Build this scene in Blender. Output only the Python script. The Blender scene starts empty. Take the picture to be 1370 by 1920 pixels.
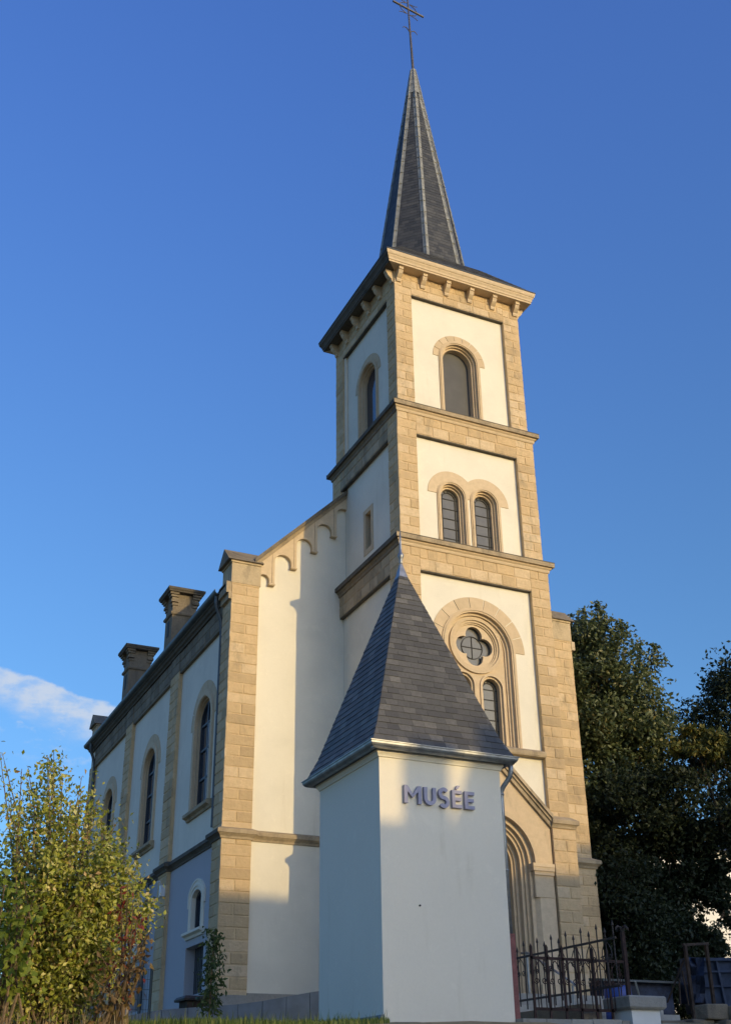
import bpy, bmesh, math, random
import numpy as np
from mathutils import Vector, Matrix
from mathutils.geometry import tessellate_polygon
R = math.radians
S = bpy.context.scene
COL = S.collection

# ------------------------------------------------------------------ camera
cam = bpy.data.cameras.new('camera'); co = bpy.data.objects.new('camera', cam); COL.objects.link(co)
F = 2127.499; CX, CY = 675.916, 1059.386
yaw, pitch, roll = R(25.21703), R(25.64656), R(-0.66102)
fw = Vector((math.sin(yaw)*math.cos(pitch), math.cos(yaw)*math.cos(pitch), math.sin(pitch)))
rt = Vector((math.cos(yaw), -math.sin(yaw), 0)); up = rt.cross(fw)
r2 = rt*math.cos(roll)+up*math.sin(roll); u2 = -rt*math.sin(roll)+up*math.cos(roll)
M = Matrix((( r2.x, u2.x, -fw.x, -13.893), (r2.y, u2.y, -fw.y, -24.7397), (r2.z, u2.z, -fw.z, -1.9185), (0, 0, 0, 1)))
co.matrix_world = M
cam.sensor_fit = 'VERTICAL'; cam.sensor_height = 36; cam.sensor_width = 36*730/1024
cam.lens = F/1920*36; cam.shift_x = (685-CX)/1920; cam.shift_y = (CY-960)/1920
cam.clip_start = .1; cam.clip_end = 2000
S.camera = co

# ------------------------------------------------------------------ sky, sun, exposure
SUN_EL, SUN_AZ = R(8.7), R(161)
w = bpy.data.worlds.new('World'); S.world = w; w.use_nodes = True
nt = w.node_tree; N = nt.nodes; L = nt.links
sky = N.new('ShaderNodeTexSky'); sky.sky_type = 'NISHITA'; sky.sun_disc = False
sky.sun_elevation = SUN_EL; sky.sun_rotation = SUN_AZ
sky.dust_density = 2.5; sky.ozone_density = 4.6; sky.air_density = 1.0
bg = N['Background']; bg.inputs[1].default_value = .15
tc = N.new('ShaderNodeTexCoord')
def vmath(nt, op, a, b=None):
    n = nt.nodes.new('ShaderNodeVectorMath'); n.operation = op
    for i, v in enumerate((a, b)):
        if v is None: continue
        if hasattr(v, 'is_output'): nt.links.new(v, n.inputs[i])
        else: n.inputs[i].default_value = v
    return n.outputs['Value'] if op in ('DOT_PRODUCT', 'LENGTH') else n.outputs[0]
def fmath(nt, op, a, b=None, c=None, clamp=False):
    n = nt.nodes.new('ShaderNodeMath'); n.operation = op; n.use_clamp = clamp
    for i, v in enumerate((a, b, c)):
        if v is None: continue
        if hasattr(v, 'is_output'): nt.links.new(v, n.inputs[i])
        else: n.inputs[i].default_value = v
    return n.outputs[0]
def noise(nt, vec, scale, detail=4, rough=.55, dist=0):
    n = nt.nodes.new('ShaderNodeTexNoise'); n.inputs['Scale'].default_value = scale
    n.inputs['Detail'].default_value = detail; n.inputs['Roughness'].default_value = rough; n.inputs['Distortion'].default_value = dist
    if vec is not None: nt.links.new(vec, n.inputs['Vector'])
    return n.outputs['Fac']
def maprange(nt, v, a, b, c=0., d=1., smooth=True):
    n = nt.nodes.new('ShaderNodeMapRange'); n.interpolation_type = 'SMOOTHSTEP' if smooth else 'LINEAR'
    nt.links.new(v, n.inputs[0])
    for i, x in zip((1, 2, 3, 4), (a, b, c, d)): n.inputs[i].default_value = x
    return n.outputs[0]
def mixc(nt, fac, a, b, mode='MIX'):
    n = nt.nodes.new('ShaderNodeMix'); n.data_type = 'RGBA'; n.blend_type = mode
    for sock, v in ((n.inputs[0], fac), (n.inputs[6], a), (n.inputs[7], b)):
        if hasattr(v, 'is_output'): nt.links.new(v, sock)
        elif isinstance(v, (int, float)): sock.default_value = v
        else: sock.default_value = (*v, 1)
    return n.outputs[2]
# one low bank of fair-weather cloud in the sky to the north, by sky direction
d = vmath(nt, 'NORMALIZE', tc.outputs['Generated'])
sx = N.new('ShaderNodeSeparateXYZ'); L.new(d, sx.inputs[0])
az = fmath(nt, 'ARCTAN2', sx.outputs[0], sx.outputs[1])           # 0.12 .. 0.21 across the bank
elv = fmath(nt, 'ARCSINE', sx.outputs[2])
cv = N.new('ShaderNodeCombineXYZ'); L.new(az, cv.inputs[0]); L.new(fmath(nt, 'MULTIPLY', elv, 1.9), cv.inputs[1])
n1 = noise(nt, cv.outputs[0], 17, 6, .6, .3); n2 = noise(nt, cv.outputs[0], 42, 6, .62)
mid = fmath(nt, 'MULTIPLY_ADD', fmath(nt, 'SUBTRACT', az, .155), -.28, .3215)     # bank sinks to the right
off = fmath(nt, 'SUBTRACT', elv, mid)
off2 = fmath(nt, 'ADD', off, fmath(nt, 'MULTIPLY_ADD', n1, .034, -.017))
topm = maprange(nt, off2, .0145, .0100); botm = maprange(nt, off2, -.030, -.004)
side = maprange(nt, fmath(nt, 'ABSOLUTE', fmath(nt, 'SUBTRACT', az, .12)), .20, .10)
wisp = fmath(nt, 'MULTIPLY', maprange(nt, n2, .50, .72), fmath(nt, 'MULTIPLY', maprange(nt, off, -.075, -.02), maprange(nt, off, .02, -.01)))
cm = fmath(nt, 'MULTIPLY', fmath(nt, 'MULTIPLY', topm, botm), maprange(nt, n2, .28, .62, .30, .88))
cm = fmath(nt, 'MULTIPLY', fmath(nt, 'MAXIMUM', cm, fmath(nt, 'MULTIPLY', wisp, .45)), side)
cm = fmath(nt, 'MULTIPLY', cm, maprange(nt, fmath(nt, 'ABSOLUTE', az), 1.2, .6))
skyc = mixc(nt, cm, sky.outputs[0], (2.0, 2.25, 2.65))
skyc = mixc(nt, maprange(nt, elv, .30, 1.0), skyc, mixc(nt, 1.0, skyc, (1.03, 1.02, 1.36), 'MULTIPLY'))
L.new(skyc, bg.inputs[0])

sun = bpy.data.lights.new('sun', 'SUN'); so = bpy.data.objects.new('sun', sun); COL.objects.link(so)
sun.energy = 2.0; sun.angle = R(.5); sun.color = (.63, .46, .205)
sd = Vector((math.sin(SUN_AZ)*math.cos(SUN_EL), math.cos(SUN_AZ)*math.cos(SUN_EL), math.sin(SUN_EL)))
so.rotation_euler = sd.to_track_quat('Z', 'Y').to_euler(); so.location = sd*60
S.view_settings.view_transform = 'Standard'; S.view_settings.look = 'None'
S.view_settings.exposure = 1.0; S.view_settings.gamma = 1.0

# ------------------------------------------------------------------ materials
MAT = {}
def newmat(name):
    m = bpy.data.materials.new(name); m.use_nodes = True; MAT[name] = m
    return m, m.node_tree, m.node_tree.nodes['Principled BSDF']
def bump(nt, p, h, strength, dist):
    b = nt.nodes.new('ShaderNodeBump'); b.inputs['Strength'].default_value = strength; b.inputs['Distance'].default_value = dist
    nt.links.new(h, b.inputs['Height']); nt.links.new(b.outputs[0], p.inputs['Normal'])
def geo(nt): return nt.nodes.new('ShaderNodeNewGeometry')
def ramp(nt, v, stops):
    r = nt.nodes.new('ShaderNodeValToRGB'); nt.links.new(v, r.inputs[0])
    e = r.color_ramp.elements
    while len(e) < len(stops): e.new(.5)
    for x, (p, c) in zip(e, stops): x.position = p; x.color = (*c, 1)
    return r.outputs[0]
def scaled(nt, v, s):
    return vmath(nt, 'MULTIPLY', v, s)
def stone_mat(name, tones, dirt, dcol=(.12, .105, .085), rough=.9, bs=.5):
    m, nt, p = newmat(name); g = geo(nt); pos = g.outputs['Position']
    dk = tuple(x*y for x, y in zip(tones[0], (.84, .85, .86)))
    c = ramp(nt, g.outputs['Random Per Island'], [(0, dk), (.14, tones[0]), (.55, tones[1]), (1, tones[2])])
    n = noise(nt, pos, 7, 6, .65); c = mixc(nt, maprange(nt, n, .3, .75, 0, .35), c, tuple(x*.72 for x in tones[0]))
    big = noise(nt, scaled(nt, pos, (1, 1, .42)), 1.7, 9, .72, .5)
    c = mixc(nt, maprange(nt, big, .62-dirt*.35, .85-dirt*.2, 0, .75), c, dcol)
    nt.links.new(c, p.inputs['Base Color']); p.inputs['Roughness'].default_value = rough; p.inputs['Specular IOR Level'].default_value = .25
    h = fmath(nt, 'ADD', noise(nt, pos, 14, 8, .7), fmath(nt, 'MULTIPLY', noise(nt, pos, 60, 4, .7), .4))
    bump(nt, p, h, bs, .03)
    return m
stone_mat('ashlar', [(.56, .41, .235), (.645, .47, .265), (.70, .545, .35)], .30, (.20, .165, .115), bs=.9)
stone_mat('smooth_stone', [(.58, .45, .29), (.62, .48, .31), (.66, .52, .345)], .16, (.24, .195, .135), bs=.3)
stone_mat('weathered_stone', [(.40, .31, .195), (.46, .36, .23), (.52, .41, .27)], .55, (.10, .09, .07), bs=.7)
stone_mat('stained_stone', [(.46, .36, .225), (.52, .41, .26), (.58, .46, .30)], .45, (.14, .125, .095), bs=.5)
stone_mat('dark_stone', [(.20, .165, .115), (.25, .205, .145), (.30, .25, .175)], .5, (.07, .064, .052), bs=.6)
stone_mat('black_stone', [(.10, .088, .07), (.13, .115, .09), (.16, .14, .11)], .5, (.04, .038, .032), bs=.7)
stone_mat('grey_stone', [(.28, .26, .22), (.34, .32, .28), (.40, .38, .33)], .25, (.10, .1, .09), bs=.6)
def plaster_mat(name, col, var=.10, stain=(.5, .47, .40)):
    m, nt, p = newmat(name); g = geo(nt); pos = g.outputs['Position']
    n = noise(nt, pos, .9, 6, .6); c = mixc(nt, maprange(nt, n, .35, .75, 0, .5), col, tuple(x*(1-var*1.6) for x in col))
    st = noise(nt, scaled(nt, pos, (2.2, 2.2, .28)), 1.2, 6, .65)
    c = mixc(nt, maprange(nt, st, .56, .8, 0, .38), c, tuple(a*b/.75 for a, b in zip(col, stain)))
    f = noise(nt, pos, 26, 3, .6); c = mixc(nt, maprange(nt, f, .3, .7, 0, .12), c, tuple(x*.8 for x in col))
    pt = noise(nt, pos, 2.6, 9, .7, .6); c = mixc(nt, maprange(nt, pt, .58, .64, 0, .22), c, tuple(min(1, x*1.12) for x in col))
    nt.links.new(c, p.inputs['Base Color']); p.inputs['Roughness'].default_value = .92; p.inputs['Specular IOR Level'].default_value = .15
    bump(nt, p, fmath(nt, 'ADD', noise(nt, pos, 70, 5, .65), fmath(nt, 'MULTIPLY', noise(nt, pos, 2.5, 3), 1.6)), .16, .03)
    return m
plaster_mat('cream_plaster', (.775, .725, .60), .12)
plaster_mat('white_plaster', (.80, .735, .60), .04)
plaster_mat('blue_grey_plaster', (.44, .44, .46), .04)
def simple(name, col, rough=.6, metal=0, var=.25, scale=8, spec=.5, bs=0):
    m, nt, p = newmat(name); g = geo(nt)
    n = noise(nt, g.outputs['Position'], scale, 6, .6)
    c = mixc(nt, maprange(nt, n, .3, .7), tuple(x*(1-var) for x in col), tuple(min(1, x*(1+var)) for x in col))
    nt.links.new(c, p.inputs['Base Color']); p.inputs['Roughness'].default_value = rough; p.inputs['Metallic'].default_value = metal
    p.inputs['Specular IOR Level'].default_value = spec
    if bs: bump(nt, p, noise(nt, g.outputs['Position'], scale*4, 5, .65), bs, .02)
    return m
def slate(name, tones, rough, edge=0):
    m, nt, p = newmat(name); g = geo(nt); pos = g.outputs['Position']
    c = ramp(nt, g.outputs['Random Per Island'], [(0, tones[0]), (.35, tones[1]), (.8, tones[2]), (1, tones[3])])
    n = noise(nt, pos, 22, 5, .6); c = mixc(nt, maprange(nt, n, .3, .75, 0, .4), c, tuple(x*.7 for x in tones[0]))
    nt.links.new(c, p.inputs['Base Color']); p.inputs['Roughness'].default_value = rough; p.inputs['Specular IOR Level'].default_value = .3
    bump(nt, p, noise(nt, pos, 45, 4, .6), .25, .01)
slate('new_slate', [(.072, .070, .066), (.090, .088, .082), (.115, .111, .103), (.165, .158, .143)], .6)
slate('old_slate', [(.045, .048, .052), (.06, .063, .066), (.078, .08, .08), (.10, .10, .097)], .6)
simple('lead', (.27, .27, .24), .6, .3, .25, 6)
simple('zinc', (.30, .31, .315), .46, .8, .25, 4)
simple('dark_zinc', (.075, .088, .095), .5, .3, .2, 4)
simple('iron', (.045, .034, .03), .65, .25, .3, 20)
simple('rust_iron', (.045, .026, .022), .75, .2, .35, 12, .3)
simple('cross_iron', (.10, .09, .085), .6, .3, .3, 12)
simple('red_oxide', (.21, .075, .065), .7, .1, .25, 10)
simple('lead_came', (.02, .02, .02), .7, .1, .2, 10)
simple('leaded_glass', (.115, .11, .097), .22, 0, .12, 2.2, .6)
simple('grey_board', (.075, .073, .068), .5, 0, .12, 2, .4)
simple('dark_glass', (.025, .035, .05), .06, 0, .2, 2, .8)
simple('window_frame', (.035, .042, .055), .5, 0, .15, 5)
simple('white_frame', (.55, .58, .6), .5, 0, .1, 5)
simple('door_wood', (.10, .085, .07), .6, 0, .3, 6)
simple('sign_paint', (.30, .29, .39), .5, 0, .06, 3)
simple('bark', (.09, .07, .05), .95, 0, .35, 9, .2, .8)
simple('twig', (.16, .115, .07), .95, 0, .35, 20, .2)
simple('blue_plastic', (.02, .055, .25), .45, 0, .15, 5)
simple('blue_steel', (.035, .05, .085), .7, .1, .3, 3, .3)  # steel, tarp and timber tones lowered to carry the shade under the trees
simple('blue_tarp', (.02, .032, .07), .6, 0, .5, 4, .4, .5)
simple('timber', (.05, .036, .028), .9, 0, .3, 9, .2)
simple('panel_grey', (.15, .175, .195), .6, 0, .16, 3)
simple('white_plastic', (.7, .7, .68), .5, 0, .05, 3)
simple('roof_tile', (.28, .12, .08), .8, 0, .3, 8, .3, .4)
simple('green_wire', (.035, .05, .05), .6, .2, .2, 6)
simple('render_pale', (.75, .73, .68), .9, 0, .06, 2)
simple('earth', (.10, .085, .06), .95, 0, .3, 3, .2, .6)
def leafmat(name, stops, trans=.35, rough=.55):
    m = bpy.data.materials.new(name); m.use_nodes = True; MAT[name] = m; nt = m.node_tree
    p = nt.nodes['Principled BSDF']; out = nt.nodes['Material Output']; g = geo(nt)
    c = ramp(nt, g.outputs['Random Per Island'], stops)
    n = noise(nt, g.outputs['Position'], 1.4, 3, .5)
    c = mixc(nt, maprange(nt, n, .35, .65, 0, .45), c, stops[0][1])
    nt.links.new(c, p.inputs['Base Color']); p.inputs['Roughness'].default_value = rough; p.inputs['Specular IOR Level'].default_value = .35
    t = nt.nodes.new('ShaderNodeBsdfTranslucent'); nt.links.new(c, t.inputs[0])
    mx = nt.nodes.new('ShaderNodeMixShader'); mx.inputs[0].default_value = trans
    nt.links.new(p.outputs[0], mx.inputs[1]); nt.links.new(t.outputs[0], mx.inputs[2]); nt.links.new(mx.outputs[0], out.inputs[0])
leafmat('tree_leaf', [(0, (.06, .082, .03)), (.5, (.135, .165, .065)), (.9, (.22, .24, .115)), (1, (.32, .26, .09))], .35, .4)
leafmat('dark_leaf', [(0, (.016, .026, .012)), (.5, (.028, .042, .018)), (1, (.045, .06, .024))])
leafmat('autumn_leaf', [(0, (.07, .09, .025)), (.5, (.13, .14, .035)), (.8, (.24, .20, .04)), (1, (.36, .26, .06))])
leafmat('bush_leaf', [(0, (.15, .18, .025)), (.4, (.32, .34, .045)), (.75, (.50, .48, .10)), (.92, (.66, .60, .26)), (1, (.38, .20, .08))], .25, .4)
leafmat('lime_leaf', [(0, (.13, .18, .022)), (.6, (.21, .27, .035)), (1, (.30, .34, .06))], .4)
leafmat('red_leaf', [(0, (.14, .025, .018)), (.5, (.24, .045, .03)), (1, (.26, .13, .05))], .3)
leafmat('brown_leaf', [(0, (.13, .075, .03)), (.5, (.20, .13, .05)), (.8, (.17, .16, .04)), (1, (.30, .19, .09))], .3)
leafmat('sapling_leaf', [(0, (.035, .06, .016)), (.6, (.06, .095, .026)), (1, (.10, .13, .04))], .3)
leafmat('grass_blade', [(0, (.06, .10, .016)), (.6, (.12, .17, .03)), (1, (.22, .22, .06))], .3)
leafmat('straw', [(0, (.20, .14, .06)), (.6, (.32, .24, .11)), (1, (.42, .34, .18))], .2)
m, nt, p = newmat('ground'); g = geo(nt)
n = noise(nt, g.outputs['Position'], 1.1, 8, .65)
c = ramp(nt, n, [(.3, (.15, .12, .06)), (.55, (.22, .175, .085)), (.75, (.28, .23, .12))])
nt.links.new(c, p.inputs['Base Color']); p.inputs['Roughness'].default_value = .95
bump(nt, p, noise(nt, g.outputs['Position'], 18, 6, .7), .7, .06)

# ------------------------------------------------------------------ mesh helpers
class B:
    def __init__(s): s.v = []; s.f = []
    def add(s, vs, fs):
        o = len(s.v); s.v += [tuple(x) for x in vs]; s.f += [tuple(i+o for i in f) for f in fs]
    def box(s, x0, x1, y0, y1, z0, z1):
        s.add([(x, y, z) for z in (z0, z1) for y in (y0, y1) for x in (x0, x1)],
              [(0, 2, 3, 1), (4, 5, 7, 6), (0, 1, 5, 4), (2, 6, 7, 3), (0, 4, 6, 2), (1, 3, 7, 5)])
    def fbox(s, Fr, u0, u1, v0, v1, d0, d1):
        P = [Fr(u, v, dd) for dd in (d0, d1) for v in (v0, v1) for u in (u0, u1)]
        s.add(P, [(0, 2, 3, 1), (4, 5, 7, 6), (0, 1, 5, 4), (2, 6, 7, 3), (0, 4, 6, 2), (1, 3, 7, 5)])
    def plate(s, Fr, outer, holes, d0, d1):
        loops = [outer]+list(holes); flat = [q for l in loops for q in l]
        tri = tessellate_polygon([[Vector((a, b, 0)) for a, b in l] for l in loops]); n = len(flat)
        s.add([Fr(a, b, d1) for a, b in flat]+[Fr(a, b, d0) for a, b in flat],
              [tuple(t) for t in tri]+[tuple(i+n for i in t[::-1]) for t in tri])
        base = len(s.v)-2*n; k = 0
        for l in loops:
            m_ = len(l)
            for i in range(m_):
                a, b = base+k+i, base+k+(i+1) % m_
                s.f.append((a, b, b+n, a+n))
            k += m_
    def sweep(s, path, prof, closed=False, segs=None):
        # path: 2-D points, outward = right of travel; prof: (out, z)
        n = len(path); nrm = []
        for i in range(n):
            def seg(a, b):
                dx, dy = b[0]-a[0], b[1]-a[1]; l = math.hypot(dx, dy); return (dy/l, -dx/l)
            pr = seg(path[i-1], path[i]) if (closed or i > 0) else None
            nx = seg(path[i], path[(i+1) % n]) if (closed or i < n-1) else None
            pr = pr or nx; nx = nx or pr
            k = 1+pr[0]*nx[0]+pr[1]*nx[1]
            nrm.append(((pr[0]+nx[0])/k, (pr[1]+nx[1])/k))
        m_ = len(prof); vs = []
        for (x, y), (a, b) in zip(path, nrm):
            for o, z in prof: vs.append((x+a*o, y+b*o, z))
        fs = []
        for i in (segs if segs is not None else range(n if closed else n-1)):
            j = (i+1) % n
            for k in range(m_-1): fs.append((i*m_+k, j*m_+k, j*m_+k+1, i*m_+k+1))
        if segs is not None: vs = list(vs)
        elif not closed:
            fs.append(tuple(range(m_))); fs.append(tuple((n-1)*m_+k for k in range(m_))[::-1])
        s.add(vs, fs)
    def tube(s, pts, r, k=6, cap=True):
        pts = [Vector(p_) for p_ in pts]; n = len(pts); rs = r if isinstance(r, (list, tuple)) else [r]*n
        vs = []; ref = None
        for i, p_ in enumerate(pts):
            t = (pts[min(i+1, n-1)]-pts[max(i-1, 0)]).normalized()
            if ref is None: ref = t.orthogonal().normalized()
            ref = (ref-t*ref.dot(t)).normalized(); b = t.cross(ref)
            for j in range(k):
                a = 2*math.pi*j/k; vs.append(p_+(ref*math.cos(a)+b*math.sin(a))*rs[i])
        fs = [(i*k+j, i*k+(j+1) % k, (i+1)*k+(j+1) % k, (i+1)*k+j) for i in range(n-1) for j in range(k)]
        if cap: fs += [tuple(range(k))[::-1], tuple((n-1)*k+j for j in range(k))]
        s.add(vs, fs)
    def lathe(s, cx, cy, prof, k=16):
        vs = [(cx+r*math.cos(2*math.pi*j/k), cy+r*math.sin(2*math.pi*j/k), z) for r, z in prof for j in range(k)]
        fs = [(i*k+j, i*k+(j+1) % k, (i+1)*k+(j+1) % k, (i+1)*k+j) for i in range(len(prof)-1) for j in range(k)]
        fs += [tuple(range(k))[::-1], tuple((len(prof)-1)*k+j for j in range(k))]
        s.add(vs, fs)
    def obj(s, name, mat, parent=None, smooth=False, recalc=True):
        used = sorted({i for f in s.f for i in f})
        if len(used) < len(s.v):
            mp_ = {o_: n_ for n_, o_ in enumerate(used)}; s.v = [s.v[i] for i in used]; s.f = [tuple(mp_[i] for i in f) for f in s.f]
        me = bpy.data.meshes.new(name); me.from_pydata(s.v, [], s.f)
        if recalc:
            bm = bmesh.new(); bm.from_mesh(me); bmesh.ops.recalc_face_normals(bm, faces=bm.faces); bm.to_mesh(me); bm.free()
        if smooth:
            me.polygons.foreach_set('use_smooth', [True]*len(me.polygons))
        me.materials.append(MAT[mat])
        o = bpy.data.objects.new(name, me); COL.objects.link(o)
        if parent: adopt(o, parent)
        return o
def adopt(o, parent):
    o.parent = parent
    Mi = Matrix.Identity(4)
    if parent.type == 'EMPTY': Mi = (Matrix.Translation(parent.location)).inverted()
    o.matrix_parent_inverse = Mi
def tag(o, label, cat, group=None, kind=None):
    if label: o['label'] = label
    if cat: o['category'] = cat
    if group: o['group'] = group
    if kind: o['kind'] = kind
    return o
def thing(name, loc, label, cat, group=None):
    o = bpy.data.objects.new(name, None); COL.objects.link(o); o.location = loc; o.empty_display_size = .5
    return tag(o, label, cat, group)
def front(y0, x0=0): return lambda u, v, dd: (x0+u, y0-dd, v)          # faces -y, u = +x
def left(x0, y0=0): return lambda u, v, dd: (x0-dd, y0-u, v)           # faces -x, u = -y
def right(x0, y0=0): return lambda u, v, dd: (x0+dd, y0+u, v)          # faces +x
def back(y0, x0=0): return lambda u, v, dd: (x0-u, y0+dd, v)
def at(Fr, du, dv=0): return lambda u, v, dd: Fr(u+du, v+dv, dd)
def rect(a, b, c, e): return [(a, c), (b, c), (b, e), (a, e)]
def arc(cx, cz, r, a0, a1, n=18):
    return [(cx+r*math.cos(R(a0+(a1-a0)*i/n)), cz+r*math.sin(R(a0+(a1-a0)*i/n))) for i in range(n+1)]
def arch(hw, z0, zs, cx=0, n=22):
    return [(cx-hw, z0)]+arc(cx, zs, hw, 180, 0, n)+[(cx+hw, z0)]
def ring(b, Fr, hw0, hw1, z0, zs, d0, d1, cx=0, n=22):                   # arched frame open at the foot
    b.plate(Fr, [(cx-hw1, z0)]+arc(cx, zs, hw1, 180, 0, n)+[(cx+hw1, z0), (cx+hw0, z0)]+arc(cx, zs, hw0, 0, 180, n)+[(cx-hw0, z0)], [], d0, d1)
def halfring(b, Fr, r0, r1, zs, d0, d1, cx=0, a0=180, a1=0, n=22):
    b.plate(Fr, arc(cx, zs, r1, a0, a1, n)+arc(cx, zs, r0, a1, a0, n), [], d0, d1)
def voussoirs(b, Fr, r0, r1, zs, d0, d1, k, cx=0, gap=.55):
    for i in range(k):
        a0 = 180-180*i/k-(gap if i else 0); a1 = 180-180*(i+1)/k+(gap if i < k-1 else 0)
        halfring(b, Fr, r0, r1, zs, d0, d1, cx, a0, a1, 6)
def fullring(b, Fr, r0, r1, cz, d0, d1, cx=0, n=40):
    b.plate(Fr, arc(cx, cz, r1, 0, 360, n)[:-1], [arc(cx, cz, r0, 0, 360, n)[:-1]], d0, d1)
def ashlar(b, Fr, u0, u1, v0, v1, d0, d1, seed, course=.268, pat='pil', gap=.008, ch=.017):
    rng = random.Random(seed); W = u1-u0; n = max(1, round((v1-v0)/course)); h = (v1-v0)/n
    b.fbox(Fr, u0+.002, u1-.002, v0, v1, d0, d1-.014)
    for k in range(n):
        a, c = v0+k*h, v0+(k+1)*h
        if pat == 'pil':
            cuts = [u0, u1] if k % 2 == 0 else [u0, u0+W*rng.uniform(.42, .58), u1]
        else:
            cuts = [u0]; x = u0+(rng.uniform(.15, .3) if k % 2 else 0)
            if x > u0: cuts.append(x)
            while True:
                x += rng.uniform(.38, .56)
                if x > u1-.2: break
                cuts.append(x)
            cuts.append(u1)
        for p_, q in zip(cuts[:-1], cuts[1:]):
            l, r_ = p_+(gap if p_ > u0 else 0), q-(gap if q < u1 else 0); dd = d1+rng.uniform(-.004, .004)
            lo, hi = a+gap, c-gap; j = lambda: rng.uniform(-.002, .002)
            cl = ch if p_ > u0 else .004; cr = ch if q < u1 else .004
            o = [Fr(l, lo, dd-ch), Fr(r_, lo, dd-ch), Fr(r_, hi, dd-ch), Fr(l, hi, dd-ch)]
            i_ = [Fr(l+cl, lo+ch+j(), dd+j()), Fr(r_-cr, lo+ch+j(), dd+j()), Fr(r_-cr, hi-ch+j(), dd+j()), Fr(l+cl, hi-ch+j(), dd+j())]
            k_ = [Fr(l, lo, d1-.04), Fr(r_, lo, d1-.04), Fr(r_, hi, d1-.04), Fr(l, hi, d1-.04)]
            b.add(o+i_+k_, [(4, 5, 6, 7)]+[(x, (x+1) % 4, 4+(x+1) % 4, 4+x) for x in range(4)]+[(8+x, 8+(x+1) % 4, (x+1) % 4, x) for x in range(4)])
def slates(b, A0, A1, T0, T1, rows, wid, th, seed, lift=0):
    # A0,A1 bottom corners, T0,T1 top corners (left, right as seen from outside)
    rng = random.Random(seed); A0, A1, T0, T1 = map(Vector, (A0, A1, T0, T1))
    nrm = (A1-A0).cross(T0-A0).normalized()
    if nrm.z < 0: nrm = -nrm
    for k in range(rows):
        t0, t1 = k/rows, min(1, (k+1.08)/rows)
        l0, r0 = A0.lerp(T0, t0), A1.lerp(T1, t0); l1, r1 = A0.lerp(T0, t1), A1.lerp(T1, t1)
        w0 = (r0-l0).length
        if w0 < .02: continue
        ex = (r0-l0)/w0; cuts = [0.]; x = wid*(.5 if k % 2 else 1)*rng.uniform(.8, 1.2)
        while x < w0-wid*.3: cuts.append(x); x += wid*rng.uniform(.9, 1.1)
        cuts.append(w0); w1 = (r1-l1).length; o1 = (l1-l0).dot(ex)
        for a, c in zip(cuts[:-1], cuts[1:]):
            g0 = .0025 if a > 0 else 0; g1 = .0025 if c < w0 else 0
            a2 = min(max(a-o1, 0), w1) if a > 0 else 0; c2 = min(max(c-o1, 0), w1) if c < w0 else w1
            if c2 < a2: c2 = a2
            n0 = nrm*(th*rng.uniform(.75, 1.3)+lift); n1 = nrm*(lift+.001)
            p = [l0+ex*(a+g0)+n0, l0+ex*(c-g1)+n0, l1+ex*c2+n1, l1+ex*a2+n1, l0+ex*(a+g0)+nrm*(lift-.004), l0+ex*(c-g1)+nrm*(lift-.004)]
            b.add(p, [(0, 1, 2, 3), (4, 5, 1, 0), (4, 0, 3), (1, 5, 2)])

# ------------------------------------------------------------------ ground
CAMX, CAMY = -13.893, -24.74
PROF = [(-400, -3.5), (0, -3.5), (3, -3.42), (7, -2.55), (11.5, -1.32), (12.8, -1.12), (19.3, -.70), (21, -.62), (27, -.28), (33, .12), (60, .8), (200, 1.0), (900, 1.0)]
def gz(x, y):
    dh = (x-CAMX)*.426+(y-CAMY)*.905
    for (a, za), (c, zc) in zip(PROF[:-1], PROF[1:]):
        if dh <= c:
            t = max(0, (dh-a)/(c-a)); z = za+(zc-za)*t; break
    else: z = 1.0
    if y < -7.3 and x > -6.2: z -= .55*min(1, (x+6.2)/1.2)*min(1, (-7.3-y)/.9)
    if -40 < x < 40 and -40 < y < 60: z += .03*math.sin(x*1.7+y*.6)*math.sin(y*1.3-x*.4)
    return z
b = B()
xs = [-700, -300, -120, -60, -40]+[-30+i*.6 for i in range(84)]+[24, 32, 45, 70, 140, 320, 700]
ys = [-500, -200, -90, -55, -40]+[-30+i*.6 for i in range(84)]+[24, 32, 45, 70, 140, 320, 700]
nx = len(xs)
b.add([(x, y, gz(x, y)) for y in ys for x in xs], [(j*nx+i, j*nx+i+1, (j+1)*nx+i+1, (j+1)*nx+i) for j in range(len(ys)-1) for i in range(nx-1)])
tag(b.obj('ground', 'ground', smooth=True, recalc=False), None, None, kind='structure')

def cpt(px, py, dep):                      # a place in the garden, from sight lines surveyed in the photograph
    v = fw+r2*((px-CX)/F)-u2*((py-CY)/F); return Vector((CAMX, CAMY, -1.9185))+v*dep

# ------------------------------------------------------------------ the church
church = thing('church', (0, 0, 0), 'old church with cream plaster walls, sandstone trim, square tower and tall slate spire', 'church')
def part(b, name, mat, parent=None, smooth=False): return b.obj(name, mat, parent or church, smooth)
H1, H2, H3 = 2.2, 2.13, 2.05
RC = .12
PW1, PW2, PW3 = .57, .57, .53
YN = 1.49; HN = 5.36; YB = 17.6
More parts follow.
